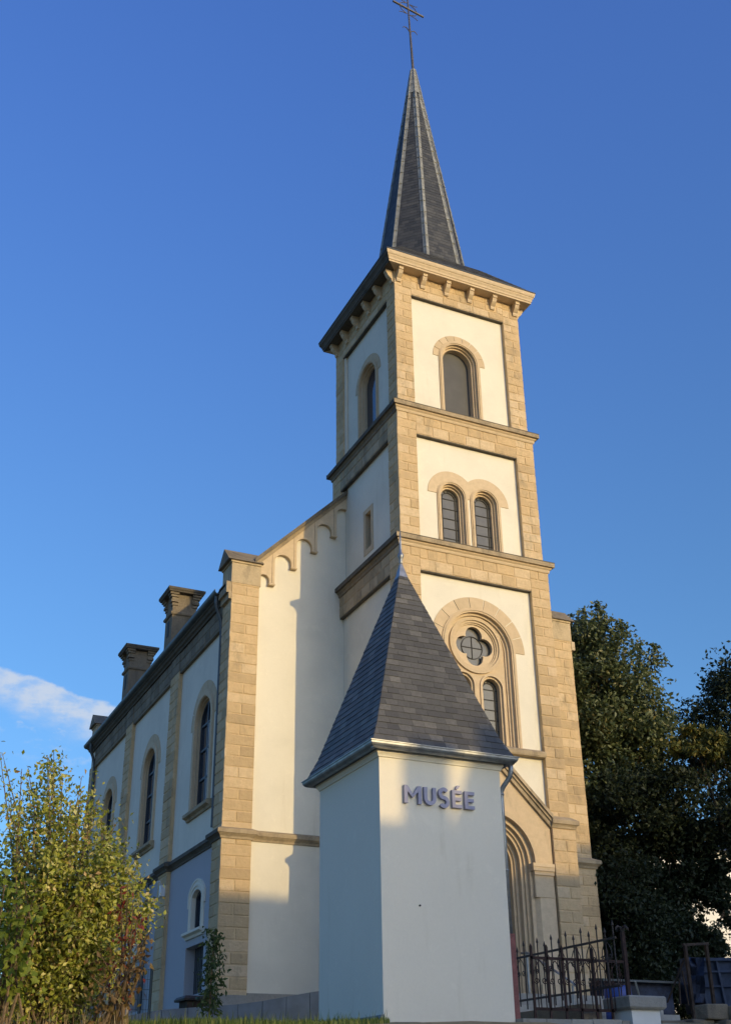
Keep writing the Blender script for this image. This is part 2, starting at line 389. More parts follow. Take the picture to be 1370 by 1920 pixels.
# --- tower walls (recessed plaster) with the window openings
b = B()
def wallplate(h, z0, z1, hole_f, hole_l):
    b.plate(front(-h), rect(-h+.05, h-.05, z0, z1), hole_f, -.62, -RC)
    b.plate(left(-h), rect(-h+.65, h-.65, z0, z1), hole_l, -.62, -RC)
    b.plate(right(h), rect(-h+.65, h-.65, z0, z1), [], -.62, -RC)
    b.plate(back(h), rect(-h+.05, h-.05, z0, z1), [], -.62, -RC)
wallplate(H1, .2, 10.95, [arch(.96, 5.92, 8.45), [(-1.045, .22)]+arc(0, 3.2, 1.045, 180, 0)+[(1.045, .22)]], [])
wallplate(H2, 10.95, 15.0, [arch(.36, 11.3, 12.68, -.5), arch(.36, 11.3, 12.68, .5)], [rect(-.14, .22, 11.75, 12.85)])
wallplate(H3, 15.0, 19.9, [arch(.55, 15.36, 17.2)], [arch(.55, 15.36, 17.2)])
part(b, 'tower_wall', 'cream_plaster')
# --- tower pilasters and friezes
def tower_stone(h, pw, z0, zp, z1, seed, left_back=True, lower=None):
    e = .004
    for sgn, nm in ((-1, 'pilaster'), (1, 'pilaster')):
        bb = B(); u0, u1 = (-h+e, -h+pw) if sgn < 0 else (h-pw, h-e)
        ashlar(bb, front(-h), u0, u1, z0, z1, -RC-.02, 0, seed+sgn)
        if sgn < 0: ashlar(bb, left(-h), h-pw, h-e, z0, z1, -RC-.02, 0, seed+7)
        else: ashlar(bb, right(h), -h+e, -h+pw, z0, z1, -RC-.02, 0, seed+8)
        part(bb, nm, 'ashlar')
    bb = B(); ashlar(bb, front(-h), -h+pw, h-pw, zp, z1, -RC-.02, -.001, seed+3, pat='wide'); part(bb, 'frieze', 'ashlar')
    if left_back:
        bb = B(); ashlar(bb, left(-h), -h+e, -h+pw, z0, z1, -RC-.02, 0, seed+9)
        ashlar(bb, back(h), h-pw, h-e, z0, z1, -RC-.02, 0, seed+10); part(bb, 'pilaster', 'ashlar')
        ur = -h+pw
    else: ur = -YN
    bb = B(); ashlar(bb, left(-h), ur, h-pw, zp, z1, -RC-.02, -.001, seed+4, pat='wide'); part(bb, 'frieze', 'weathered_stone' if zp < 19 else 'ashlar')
    # thin strip under each frieze, its black tone standing in for drip shadow
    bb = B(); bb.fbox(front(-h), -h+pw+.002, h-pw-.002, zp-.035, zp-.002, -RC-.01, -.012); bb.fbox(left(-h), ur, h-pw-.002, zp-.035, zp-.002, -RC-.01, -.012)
    part(bb, 'frieze_shade_strip', 'black_stone')
tower_stone(H1, PW1, .2, 10.25, 10.86, 10, False)
tower_stone(H2, PW2, 11.2, 14.3, 14.92, 30, True)
tower_stone(H3, PW3, 15.2, 19.0, 19.72, 50, True)
def sq(h, full=True):
    return [(-h, h), (-h, -h), (h, -h), (h, h)] if full else [(-h, YN+.05), (-h, -h), (h, -h), (h, YN+.05)]
def string(h, zt, name='string_course'):
    p1 = [(-.1, zt-.31), (.02, zt-.31), (.035, zt-.27), (.035, zt-.235), (.075, zt-.20), (.08, zt-.165)]
    p2 = [(.0, zt-.166), (.135, zt-.165), (.14, zt-.155), (.14, zt-.045), (.12, zt-.03), (-.2, zt+.13)]
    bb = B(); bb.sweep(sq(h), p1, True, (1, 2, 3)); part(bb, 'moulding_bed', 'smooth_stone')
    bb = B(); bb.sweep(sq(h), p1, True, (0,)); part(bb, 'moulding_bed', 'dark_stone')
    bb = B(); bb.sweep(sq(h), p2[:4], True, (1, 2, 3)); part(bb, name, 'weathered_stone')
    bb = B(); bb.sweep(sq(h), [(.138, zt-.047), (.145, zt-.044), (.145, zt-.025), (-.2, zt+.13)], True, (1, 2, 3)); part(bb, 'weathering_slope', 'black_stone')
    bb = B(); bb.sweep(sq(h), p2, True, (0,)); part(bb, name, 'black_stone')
string(H1, 11.15); string(H2, 15.19)
# --- crowning cornice with corbels and low skirt roof
corb = [(0, 19.30), (.04, 19.31), (.06, 19.36), (.06, 19.40), (.10, 19.43), (.17, 19.50), (.205, 19.58), (.205, 19.60), (.235, 19.61), (.235, 19.70), (-.05, 19.70), (-.05, 19.30)]
for Fr in (front(-H3), left(-H3), right(H3)):
    for i in range(6):
        bb = B(); u = -1.93+i*.772; k = len(corb)
        bb.add([Fr(u-.07, z, dd) for dd, z in corb]+[Fr(u+.07, z, dd) for dd, z in corb],
               [tuple(range(k)), tuple(range(2*k-1, k-1, -1))]+[(j, (j+1) % k, k+(j+1) % k, k+j) for j in range(k)])
        part(bb, 'corbel', 'smooth_stone')
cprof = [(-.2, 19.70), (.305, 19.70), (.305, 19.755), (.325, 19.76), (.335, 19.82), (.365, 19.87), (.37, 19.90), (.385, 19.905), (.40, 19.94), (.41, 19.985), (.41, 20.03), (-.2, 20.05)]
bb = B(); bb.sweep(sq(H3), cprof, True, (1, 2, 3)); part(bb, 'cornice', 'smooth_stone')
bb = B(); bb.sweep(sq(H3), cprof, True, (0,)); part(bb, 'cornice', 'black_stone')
bb = B(); bb.sweep(sq(H3), [(.40, 20.032), (.425, 20.04), (.425, 20.065), (.38, 20.09)], True); part(bb, 'cornice_flashing', 'dark_zinc')
ZS = 21.3; bb = B()
q0, q1, z0, z1 = 2.44, 1.30, 20.07, 21.42
bb.add([(-q0, -q0, z0), (q0, -q0, z0), (q0, q0, z0), (-q0, q0, z0), (-q1, -q1, z1), (q1, -q1, z1), (q1, q1, z1), (-q1, q1, z1)], [(0, 1, 5, 4), (1, 2, 6, 5), (2, 3, 7, 6), (3, 0, 4, 7), (4, 5, 6, 7)])
for i, (a, c) in enumerate(((0, 1), (1, 2), (2, 3), (3, 0))):
    P = [(-1, -1), (1, -1), (1, 1), (-1, 1)]
    slates(bb, (P[a][0]*q0, P[a][1]*q0, z0), (P[c][0]*q0, P[c][1]*q0, z0), (P[a][0]*q1, P[a][1]*q1, z1), (P[c][0]*q1, P[c][1]*q1, z1), 13, .2, .009, 90+i)
part(bb, 'skirt_roof', 'old_slate')
# --- spire
RB, RT, ZA = 1.46, .075, 30.78
def oct_(r, z, i): a = R(22.5+45*i); return Vector((r*math.cos(a), r*math.sin(a), z))
ZB = 21.15; RB2 = RB+(RB-RT)*(ZS-ZB)/(ZA-ZS)
bb = B(); bb.add([oct_(RB2-.01, ZB, i) for i in range(8)]+[oct_(RT-.01, ZA, i) for i in range(8)], [(i, (i+1) % 8, 8+(i+1) % 8, 8+i) for i in range(8)])
for i in range(8):
    slates(bb, oct_(RB2, ZB, i), oct_(RB2, ZB, i+1), oct_(RT, ZA, i), oct_(RT, ZA, i+1), 74, .19, .007, 200+i)
spire = part(bb, 'spire', 'old_slate')
for i in range(8):
    bb = B(); P0, P1 = oct_(RB2+.012, ZB, i), oct_(RT+.008, ZA, i); n = 18
    tdir = Vector((-P0.y, P0.x, 0)).normalized(); o = Vector((P0.x, P0.y, 0)).normalized()
    for k in range(n):
        a, c = P0.lerp(P1, k/n), P0.lerp(P1, (k+1.02)/n)
        hw = .088 if k < n-3 else .06
        for s_ in (-1, 1):
            vs = [a+o*.022, a+tdir*hw*s_-o*hw*.36, c+tdir*hw*s_-o*hw*.36, c+o*.012, a-o*.02, a+tdir*hw*s_-o*(hw*.36+.03)]
            bb.add(vs, [(0, 1, 2, 3), (0, 4, 5, 1)])
        bb.tube([a+o*.02, c+o*.015], .02, 5)
        bb.tube([c+o*.012+tdir*hw*.9-o*.03, c+o*.03, c+o*.012-tdir*hw*.9-o*.03], .012, 5)
    part(bb, 'ridge_strip', 'lead', spire)
bb = B()
for k, (za, zb) in enumerate(((29.5, 30.0), (29.98, 30.4), (30.38, 30.8))):
    ra, rb = [RB+(RT-RB)*(z-ZS)/(ZA-ZS)+.022 for z in (za, zb)]
    bb.add([oct_(ra+.006, za, i) for i in range(8)]+[oct_(rb, zb, i) for i in range(8)], [(i, (i+1) % 8, 8+(i+1) % 8, 8+i) for i in range(8)])
bb.lathe(0, 0, [(.095, 30.76), (.11, 30.8), (.07, 30.86), (.05, 30.9)], 12)
part(bb, 'spire_cap', 'lead', spire)
# --- cross
bb = B(); top = Vector((-.12, 0, 35.0)); foot = Vector((0, 0, 30.85))
bb.tube([foot, foot.lerp(top, .35), foot.lerp(top, .55), top], [.05, .04, .032, .028], 6)
cross = part(bb, 'cross', 'cross_iron')
ca = foot.lerp(top, .735); ax = Vector((1, .12, .015)).normalized()
bb = B(); bb.tube([ca-ax*.66, ca+ax*.66], .04, 6); part(bb, 'cross_arm', 'cross_iron', cross)
bb = B()
for sx_ in (-1, 1):
    for sz in (-1, 1):
        c0 = ca+ax*.06*sx_+Vector((0, 0, .28*sz)); 
        bb.tube([c0, ca+ax*.2*sx_+Vector((0, 0, .22*sz)), ca+ax*.30*sx_+Vector((0, 0, .17*sz)), ca+ax*.36*sx_+Vector((0, 0, .07*sz)), ca+ax*.30*sx_], .016, 5)
        bb.tube([c0, c0+ax*.24*sx_+Vector((0, 0, .03*sz)), c0+ax*.34*sx_+Vector((0, 0, .08*sz))], .014, 5)
part(bb, 'scrollwork', 'cross_iron', cross)
bb = B(); q = foot.lerp(top, .47)
for sx_ in (-1, 1):
    bb.tube([q-Vector((0, 0, .12)), q+ax*.07*sx_, q+ax*.16*sx_+Vector((0, 0, .07)), q+ax*.24*sx_+Vector((0, 0, .06)), q+ax*.32*sx_-Vector((0, 0, .03))], [.02, .02, .018, .016, .01], 5)
part(bb, 'leaf_scroll', 'cross_iron', cross)

# --- arched window maker: surround (> hood, glass, cames)
def window(Fr, cx, hw, z0, zs, jamb, hood, glassmat, cames, parent=None, dep=-.36, name='belfry_window', kv=9, hoodz=None):
    bb = B()
    ring(bb, Fr, hw+.085, hw+jamb, z0, zs, -RC-.04, -RC+.035, cx)
    ring(bb, Fr, hw+.115, hw+jamb-.03, z0, zs, -RC+.03, -RC+.055, cx)
    ring(bb, Fr, hw+.045, hw+.09, z0, zs, dep-.02, -RC-.05, cx)
    ring(bb, Fr, hw, hw+.05, z0, zs, dep-.02, max(-RC-.12, dep+.03), cx)
    o = part(bb, name, 'smooth_stone', parent)
    if hood:
        bb = B(); voussoirs(bb, Fr, hw+jamb+.002, hood, zs, -RC-.03, -RC+.018, kv, cx); part(bb, 'hood', 'smooth_stone', o)
    bb = B(); bb.plate(Fr, arch(hw+.02, z0, zs, cx), [], dep-.05, dep); g = part(bb, 'glass', glassmat, o)
    if cames: cames(Fr, cx, hw, z0, zs, dep, o)
    return o
def lead_cames(Fr, cx, hw, z0, zs, dep, o):
    bb = B(); n = max(3, round((zs-z0)/.27)); t = .011
    bb.fbox(Fr, cx-hw, cx+hw, zs-t, zs+t, dep, dep+.015)
    for k in range(1, n): z = z0+(zs-z0)*k/n; bb.fbox(Fr, cx-hw, cx+hw, z-t, z+t, dep, dep+.015)
    q = hw-.075
    ring(bb, Fr, q-.011, q+.011, z0, zs, dep, dep+.018, cx)
    for a in (30, 60, 90, 120, 150):
        p0 = (cx+q*math.cos(R(a)), zs+q*math.sin(R(a))); p1 = (cx+hw*math.cos(R(a)), zs+hw*math.sin(R(a)))
        nx_, nz = -math.sin(R(a))*t, math.cos(R(a))*t
        bb.plate(Fr, [(p0[0]+nx_, p0[1]+nz), (p0[0]-nx_, p0[1]-nz), (p1[0]-nx_, p1[1]-nz), (p1[0]+nx_, p1[1]+nz)], [], dep, dep+.016)
    part(bb, 'lead_cames', 'lead_came', o)
fs3, ls3 = front(-H3), left(-H3)
window(fs3, 0, .46, 15.3, 17.2, .2, .84, 'grey_board', None, dep=-.42)
window(ls3, 0, .46, 15.3, 17.2, .2, .84, 'dark_glass', None, dep=-.30)
# twin window: two surrounds under one joined hood
fs2 = front(-H2)
for c_ in (-.5, .5):
    window(fs2, c_, .27, 11.22, 12.68, .19, None, 'leaded_glass', lead_cames, dep=-.34, name='twin_window')
bb = B(); zs = 12.68; ro = .73; ai = math.degrees(math.acos(.5/ro))
pl = arc(-.5, zs, ro, 180, ai, 16)+arc(.5, zs, ro, 180-ai, 0, 16)[1:]+arc(.5, zs, .462, 0, 180, 16)+arc(-.5, zs, .462, 0, 180, 16)
bb.plate(fs2, pl, [], -RC-.03, -RC+.018); part(bb, 'twin_hood', 'smooth_stone')
# slit window on tower's left face
bb = B(); Fr = left(-H2); bb.plate(Fr, rect(-.26, .34, 11.6, 12.98), [rect(-.13, .21, 11.76, 12.84)], -.5, -RC+.015)
o = part(bb, 'slit_window', 'smooth_stone'); bb = B(); bb.fbox(Fr, -.14, .22, 11.74, 12.86, -.46, -.42); part(bb, 'glass', 'dark_glass', o)
# --- great window: tracery with quatrefoil and two lancets
Fr = front(-H1); bb = B(); zs = 8.45; z0 = 5.92
ring(bb, Fr, .93, 1.05, z0, zs, -RC-.05, -RC+.045); ring(bb, Fr, .97, 1.01, z0, zs, -RC+.04, -RC+.065)
ring(bb, Fr, .87, .94, z0, zs, -.5, -RC-.05); ring(bb, Fr, .82, .88, z0, zs, -.5, -RC-.11)
gw = part(bb, 'great_window', 'smooth_stone')
bb = B(); voussoirs(bb, Fr, 1.055, 1.34, zs, -RC-.03, -RC+.018, 9); part(bb, 'hood', 'smooth_stone', gw)
oc, orad = 8.555, .63
bb = B(); bb.plate(Fr, arch(.83, z0, zs), [arc(0, oc, orad, 0, 360, 40)[:-1], arch(.30, z0+.01, 7.49, -.405), arch(.30, z0+.01, 7.49, .405)], -.44, -.27)
fullring(bb, Fr, .665, .755, oc, -.28, -.215); fullring(bb, Fr, .61, .67, oc, -.44, -.255); fullring(bb, Fr, .575, .615, oc, -.44, -.29)
def quat(c_, rho, n=12):
    P = []
    for k in range(4):
        for i in range(n):
            th = R(-45+90*i/n); r_ = c_*math.cos(th)+math.sqrt(rho*rho-(c_*math.sin(th))**2); a = R(90*k)+th
            P.append((r_*math.cos(a), oc+r_*math.sin(a)))
    return P
bb.plate(Fr, arc(0, oc, .585, 0, 360, 48)[:-1], [quat(.285, .238)], -.42, -.325)
for c_ in (-.405, .405):
    ring(bb, Fr, .245, .295, z0, 7.49, -.44, -.30, c_); ring(bb, Fr, .295, .345, z0, 7.49, -.29, -.235, c_)
part(bb, 'tracery', 'smooth_stone', gw)
bb = B(); bb.plate(Fr, arch(.84, z0, zs), [], -.5, -.46); part(bb, 'glass', 'leaded_glass', gw)
bb = B(); fullring(bb, Fr, .29, .309, oc, -.46, -.44); bb.fbox(Fr, -.009, .009, oc-.3, oc+.3, -.46, -.442); bb.fbox(Fr, -.3, .3, oc-.009, oc+.009, -.46, -.442)
part(bb, 'lead_cames', 'lead_came', gw)
for c_ in (-.405, .405): lead_cames(Fr, c_, .245, z0, 7.49, -.46, gw)
bb = B(); bb.plate(left(-1.62, 0) if False else (lambda u, v, dd: (dd, -H1-u, v)), [(-.14, 5.76), (.06, 5.76), (.075, 5.80), (.075, 5.87), (.05, 5.90), (-.14, 5.99)], [], -1.628, 1.628)
part(bb, 'great_sill', 'weathered_stone')
# --- portal
bb = B(); pz = 3.2
outer = [(-1.6, pz), (-1.6, 4.12), (0, 5.70), (1.6, 4.12), (1.6, pz), (1.10, pz)]+arc(0, pz, 1.10, 0, 180, 26)+[(-1.10, pz)]
bb.plate(Fr, outer, [], -RC-.05, -.01); portal = part(bb, 'portal', 'smooth_stone')
bb = B(); halfring(bb, Fr, 1.10, 1.21, pz, -.02, .035); part(bb, 'arch_moulding', 'smooth_stone', portal)
bb = B()
for k, (ri, ro, d1) in enumerate(((1.0, 1.10, -.10), (.93, 1.005, -.20), (.86, .935, -.26), (.80, .865, -.40), (.74, .805, -.46), (.68, .745, -.62))):
    ring(bb, Fr, ri, ro, .25, pz, -.95, d1)
part(bb, 'arch_order', 'smooth_stone', portal)
bb = B(); bb.plate(Fr, arch(.69, .25, pz), [], -.86, -.80); door = part(bb, 'door', 'door_wood', portal)
bb = B()
for u in (-.66, -.03, .03, .62): bb.fbox(Fr, u-.02, u+.02, .28, pz, -.80, -.76)
for z in (.32, 1.2, 2.1, 3.15): bb.fbox(Fr, -.68, .68, z-.04, z+.04, -.80, -.765)
part(bb, 'door_rail', 'door_wood', door)
bb = B(); bb.tube([Fr(.12, 1.3, -.77), Fr(.12, 1.3, -.70), Fr(.12, 1.5, -.70), Fr(.12, 1.5, -.77)], .014, 6); part(bb, 'handle', 'iron', door)
for s_ in (-1, 1):
    bb = B(); u = s_*1.335
    for zz0, zz1, hw_, d1, ch_ in ((.25, .55, .29, .02, .01), (.55, 2.45, .265, -.005, .11), (2.45, 2.95, .265, -.005, .012)):
        pl = [(u-hw_, -.16), (u-hw_, d1-ch_), (u-hw_+ch_, d1), (u+hw_-.004, d1), (u+hw_-.004, -.16)] if s_ > 0 else [(u-hw_+.004, -.16), (u-hw_+.004, d1), (u+hw_-ch_, d1), (u+hw_, d1-ch_), (u+hw_, -.16)]
        k = len(pl); bb.add([Fr(a, zz0, c_) for a, c_ in pl]+[Fr(a, zz1, c_) for a, c_ in pl], [tuple(range(k)), tuple(range(2*k-1, k-1, -1))]+[(j, (j+1) % k, k+(j+1) % k, k+j) for j in range(k)])
    bb.fbox(Fr, u-.27, u+.262, 2.44, 2.50, -.2, .012)
    pier = part(bb, 'portal_pier', 'smooth_stone', portal)
    bb = B(); bb.fbox(Fr, u-.28, u+.262, 2.94, 3.03, -.3, .03); bb.fbox(Fr, u-.32, u+.262, 3.03, 3.12, -.3, .06); bb.fbox(Fr, u-.33, u+.262, 3.12, 3.2, -.3, .075)
    part(bb, 'capital', 'smooth_stone', portal)
for s_ in (-1, 1):
    bb = B(); q = math.sqrt(.5)
    for off, th, d1 in ((0, .09, .06), (.092, .06, .10), (.154, .075, .15)):
        a = [(0, 5.66+off*1.41), (s_*1.62, 4.04+off*1.41), (s_*1.62, 4.04+(off+th)*1.41), (0, 5.66+(off+th)*1.41)]
        bb.plate(Fr, a, [], -.13, d1)
    part(bb, 'gable_coping', 'weathered_stone', portal)
# lower wider pilasters of the tower with their caps
for s_ in (-1, 1):
    bb = B(); u0, u1 = (1.625, 2.27) if s_ > 0 else (-2.27, -1.625)
    ashlar(bb, Fr, u0, u1, .0, 4.06, -.02, .065, 70+s_)
    if s_ > 0: ashlar(bb, right(H1), -2.26, -1.63, .0, 4.06, -.02, .065, 75)
    else: ashlar(bb, left(-H1), 1.63, 2.26, .0, 4.06, -.02, .065, 76)
    part(bb, 'lower_pilaster', 'ashlar')
    bb = B(); p_ = [(1.6, -2.2), (2.2, -2.2), (2.2, -1.6)] if s_ > 0 else [(-2.2, -1.6), (-2.2, -2.2), (-1.6, -2.2)]
    bb.sweep(p_, [(0, 4.06), (.08, 4.06), (.09, 4.10), (.12, 4.14), (.15, 4.16), (.15, 4.25), (.13, 4.27), (0, 4.36)]); part(bb, 'pilaster_cap', 'weathered_stone')
# --- nave walls
fn = front(YN); ln = left(-HN); NL = .12
WY = (3.63, 8.97, 14.3)
b = B()
gab = [(-HN+.05, .1), (HN-.05, .1), (HN-.05, 10.72), (0, 15.95), (-HN+.05, 10.72)]
b.plate(fn, gab, [], -.5, 0)
holes = [arch(.72, 5.2, 7.55, -y) for y in WY]
b.plate(ln, rect(-YB+.1, -YN-.45, 4.1, 10.5), holes, -.6, -NL)
b.plate(right(HN), rect(YN+.45, YB-.1, .1, 10.5), [], -.6, -NL)
b.plate(back(YB), gab, [], -.5, 0)
part(b, 'nave_wall', 'cream_plaster')
b = B(); 
def segw(yc, hw, zs, rise, z0):
    rad = (hw*hw+rise*rise)/(2*rise); a0 = math.asin(hw/rad)
    return [(-yc-hw, z0)]+[(-yc+rad*math.sin(-a0+2*a0*i/14), zs+rise-rad+rad*math.cos(-a0+2*a0*i/14)) for i in range(15)]+[(-yc+hw, z0)]
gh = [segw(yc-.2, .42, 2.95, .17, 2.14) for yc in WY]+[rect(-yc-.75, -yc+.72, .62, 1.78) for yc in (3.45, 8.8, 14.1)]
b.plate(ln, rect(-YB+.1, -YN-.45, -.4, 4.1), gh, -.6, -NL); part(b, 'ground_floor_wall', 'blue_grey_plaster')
# nave pilasters
def npil(y0, y1, seed):
    bb = B(); ashlar(bb, ln, -y1, -y0, -.4, 9.78, -NL-.05, 0, seed)
    part(bb, 'pilaster', 'ashlar')
PY = ((5.98, 6.82), (11.3, 12.12))
for i, (a, c) in enumerate(PY): npil(a, c, 120+i)
for s_ in (-1, 1):
    bb = B(); u0, u1 = (-HN+.004, -HN+.77) if s_ < 0 else (HN-.77, HN-.004)
    ashlar(bb, front(YN-.12), u0, u1, .3, 11.2, -.16, 0, 130+s_, course=.275)
    if s_ < 0: ashlar(bb, ln, -2.08, -YN+.12-.004, -.2, 10.75, -NL-.05, 0, 133)
    else: ashlar(bb, right(HN), YN-.12+.004, 2.08, -.2, 10.75, -NL-.05, 0, 134)
    part(bb, 'corner_pilaster', 'ashlar')
    bb = B(); bb.fbox(front(YN-.12), u0-.02, u1+.02, -.4, .46, -.2, .03); part(bb, 'pilaster_base', 'grey_stone')
npil(16.9, YB-.03, 136)
# lower proud pilaster at the right corner and plinth
bb = B(); ashlar(bb, front(YN-.12), HN-.79, HN+.05, .0, 4.05, -.1, .06, 138); part(bb, 'lower_pilaster', 'ashlar')
bb = B(); bb.fbox(fn, -HN+.8, -H1, -.3, .52, -.2, .05); part(bb, 'plinth', 'grey_stone')
# string course round the nave, breaking forward at the pilasters
sp = [(-.05, 3.98), (.03, 3.98), (.045, 4.03), (.085, 4.07), (.10, 4.08), (.10, 4.09), (.13, 4.10), (.13, 4.19), (.11, 4.205), (-.05, 4.28)]
def brk(y0, y1): return [(-HN+NL, y1), (-HN, y1), (-HN, y0), (-HN+NL, y0)]
path = [(-HN, YB)]
path += [(-HN, 16.9), (-HN+NL, 16.9)]
for a, c in PY[::-1]: path += brk(a, c)
path += [(-HN+NL, 2.08), (-HN, 2.08), (-HN, YN-.12), (-HN+.77, YN-.12), (-HN+.77, YN), (-H1+.1, YN)]
npth = len(path)
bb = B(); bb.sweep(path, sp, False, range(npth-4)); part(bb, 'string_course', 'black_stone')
bb = B(); bb.sweep(path, sp, False, range(npth-4, npth-1)); part(bb, 'string_course', 'weathered_stone')
bb = B(); bb.sweep([(H1-.1, YN), (HN-.79, YN), (HN-.79, YN-.14), (HN, YN-.14), (HN, 2.1)], [(o_+.045, z) for o_, z in sp]); part(bb, 'string_course', 'weathered_stone')
# frieze and eaves cornice of the nave's left side, gutter, downpipe
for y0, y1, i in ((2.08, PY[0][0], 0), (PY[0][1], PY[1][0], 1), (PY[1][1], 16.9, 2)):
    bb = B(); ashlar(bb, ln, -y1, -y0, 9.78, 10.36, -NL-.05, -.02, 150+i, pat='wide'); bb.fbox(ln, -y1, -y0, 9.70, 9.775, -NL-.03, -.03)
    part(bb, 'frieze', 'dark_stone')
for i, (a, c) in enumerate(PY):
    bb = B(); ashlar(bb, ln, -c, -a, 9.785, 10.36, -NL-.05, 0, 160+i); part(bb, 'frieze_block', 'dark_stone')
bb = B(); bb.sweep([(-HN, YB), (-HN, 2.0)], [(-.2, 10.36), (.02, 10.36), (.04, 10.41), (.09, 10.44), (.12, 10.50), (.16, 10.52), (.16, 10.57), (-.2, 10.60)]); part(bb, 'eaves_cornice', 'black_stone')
bb = B(); gp = [(.17+.115*math.cos(R(a)), 10.68+.115*math.sin(R(a))) for a in range(170, 371, 20)]+[(.17+.098*math.cos(R(a)), 10.68+.098*math.sin(R(a))) for a in range(370, 169, -20)]
bb.sweep([(-HN, YB+.1), (-HN, 1.95)], gp+[gp[0]]); part(bb, 'gutter', 'dark_zinc')
for yy in (2.12, 16.85):
    bb = B(); x0 = -HN-.17
    bb.tube([(x0, yy, 10.6), (x0, yy+.01, 10.38), (x0+.04, yy+.03, 10.22), (x0+.1, yy+.03, 10.08), (-HN-.0, yy+.03, 9.85), (-HN+.03, yy+.05, 9.6), (-HN+.03, yy+.05, 4.4)], .055, 8)
    part(bb, 'downpipe', 'dark_zinc')
bb = B(); bb.tube([(-HN+.02, 7.95, 4.0), (-HN+.02, 7.95, -.1)], .05, 8); bb.tube([(-HN+.02, 7.95, 2.2), (-HN+.02, 7.95, 2.26)], .065, 8); part(bb, 'downpipe', 'dark_zinc')
# nave roof (slate) behind the parapets
bb = B()
for s_ in (-1, 1):
    bb.add([(s_*5.5, YN-.0, 10.70), (s_*5.5, YB, 10.70), (0, YB, 16.05), (0, YN, 16.05), (s_*5.5, YN, 10.62), (s_*5.5, YB, 10.62), (0, YB, 15.97), (0, YN, 15.97)], [(0, 1, 2, 3), (4, 5, 6, 7), (0, 1, 5, 4)])
part(bb, 'nave_roof', 'old_slate')
# gable corbel table and coping
for s_ in (-1, 1):
    pend = [(-4.24, 10.86), (-3.61, 11.46), (-3.0, 12.09), (-2.41, 12.69), (-1.8, 13.3)]
    ml = lambda P_: [(-u_, z_) for u_, z_ in P_] if s_ > 0 else P_
    rk = lambda x_: 11.42+(x_+4.62)*.9965
    xl = -4.62; lx = -4.62; first = True
    for X, Z in pend:
        hw = (X-.075-xl)/2; low = [] if first else [(lx, Zp), (xl, Zp)]
        low += arc(xl+hw, Z+.10, hw, 180, 0, 12)+[(X-.075, Z), (X-.005, Z)]
        bb = B(); bb.plate(fn, ml(low+[(X-.005, rk(X)), (lx, rk(lx))]), [], -.05, .115)
        part(bb, 'corbel_stone', 'smooth_stone')
        bb = B(); cx_ = -X if s_ > 0 else X
        bb.sweep([(cx_-.085, YN+.05), (cx_-.085, YN-.13), (cx_+.085, YN-.13), (cx_+.085, YN+.05)][::1], [(-.085, Z-.035), (.0, Z-.035), (.012, Z-.01), (.0, Z+.015), (-.085, Z+.015)])
        part(bb, 'pendant', 'smooth_stone')
        xl = X+.075; lx = X+.005; Zp = Z; first = False
    for zo, th, d0, d1, mt, nm_ in ((0, .13, -.5, .14, 'weathered_stone', 'gable_coping'), (.131, .13, -.5, .19, 'dark_stone', 'coping_cap')):
        bb = B()
        a = [(-4.75, 11.25+zo), (0, 16.0+zo), (0, 16.0+zo+th), (-4.75, 11.25+zo+th)]
        bb.plate(fn, [(-u if s_ > 0 else u, z) for u, z in a], [], d0, d1)
        part(bb, nm_, mt)
# kneelers at the four corners: block with a small saddle cap
def kneeler(sx_, y0, y1):
    bb = B(); X0, X1 = (-HN-.02, -HN+.80) if sx_ < 0 else (HN-.80, HN+.02)
    bb.box(X0, X1, y0, y1, 10.72, 11.30); bb.box(X0-.03, X1+.0, y0-.03, y1+.03, 11.30, 11.36)
    xo = X0-.10 if sx_ < 0 else X1+.10
    bb.box(min(xo, X0 if sx_ < 0 else X1-.02), max(xo, X0+.02 if sx_ < 0 else X1), y0-.0, y0+.3, 10.45, 10.72) if sx_ > 0 else None
    kn = part(bb, 'kneeler', 'stained_stone')
    bb = B(); ym = (y0+y1)/2; e0, e1 = (X0-.12, X1+.05) if sx_ < 0 else (X1+.12, X0-.05); ov = .09
    def sad(x, dz): return [(x, y0-ov, 11.361+dz), (x, y1+ov, 11.361+dz), (x, ym, 11.82+dz)]
    bb.add(sad(e0, 0)+sad(e1, 0), [(0, 1, 2), (3, 5, 4), (0, 2, 5, 3), (1, 4, 5, 2), (0, 3, 4, 1)])
    part(bb, 'kneeler_cap', 'dark_stone', kn)
kneeler(-1, YN-.13, YN+.62); kneeler(1, YN-.13, YN+.62); kneeler(-1, YB-.72, YB+.02); kneeler(1, YB-.72, YB+.02)
# corbelled swelling under the left front kneeler, at the gutter end
bb = B(); bb.box(-HN-.14, -HN-.005, YN-.1, YN+.55, 10.42, 10.74); bb.box(-HN-.07, -HN-.006, YN-.1, YN+.55, 10.25, 10.42); part(bb, 'kneeler_bracket', 'weathered_stone')
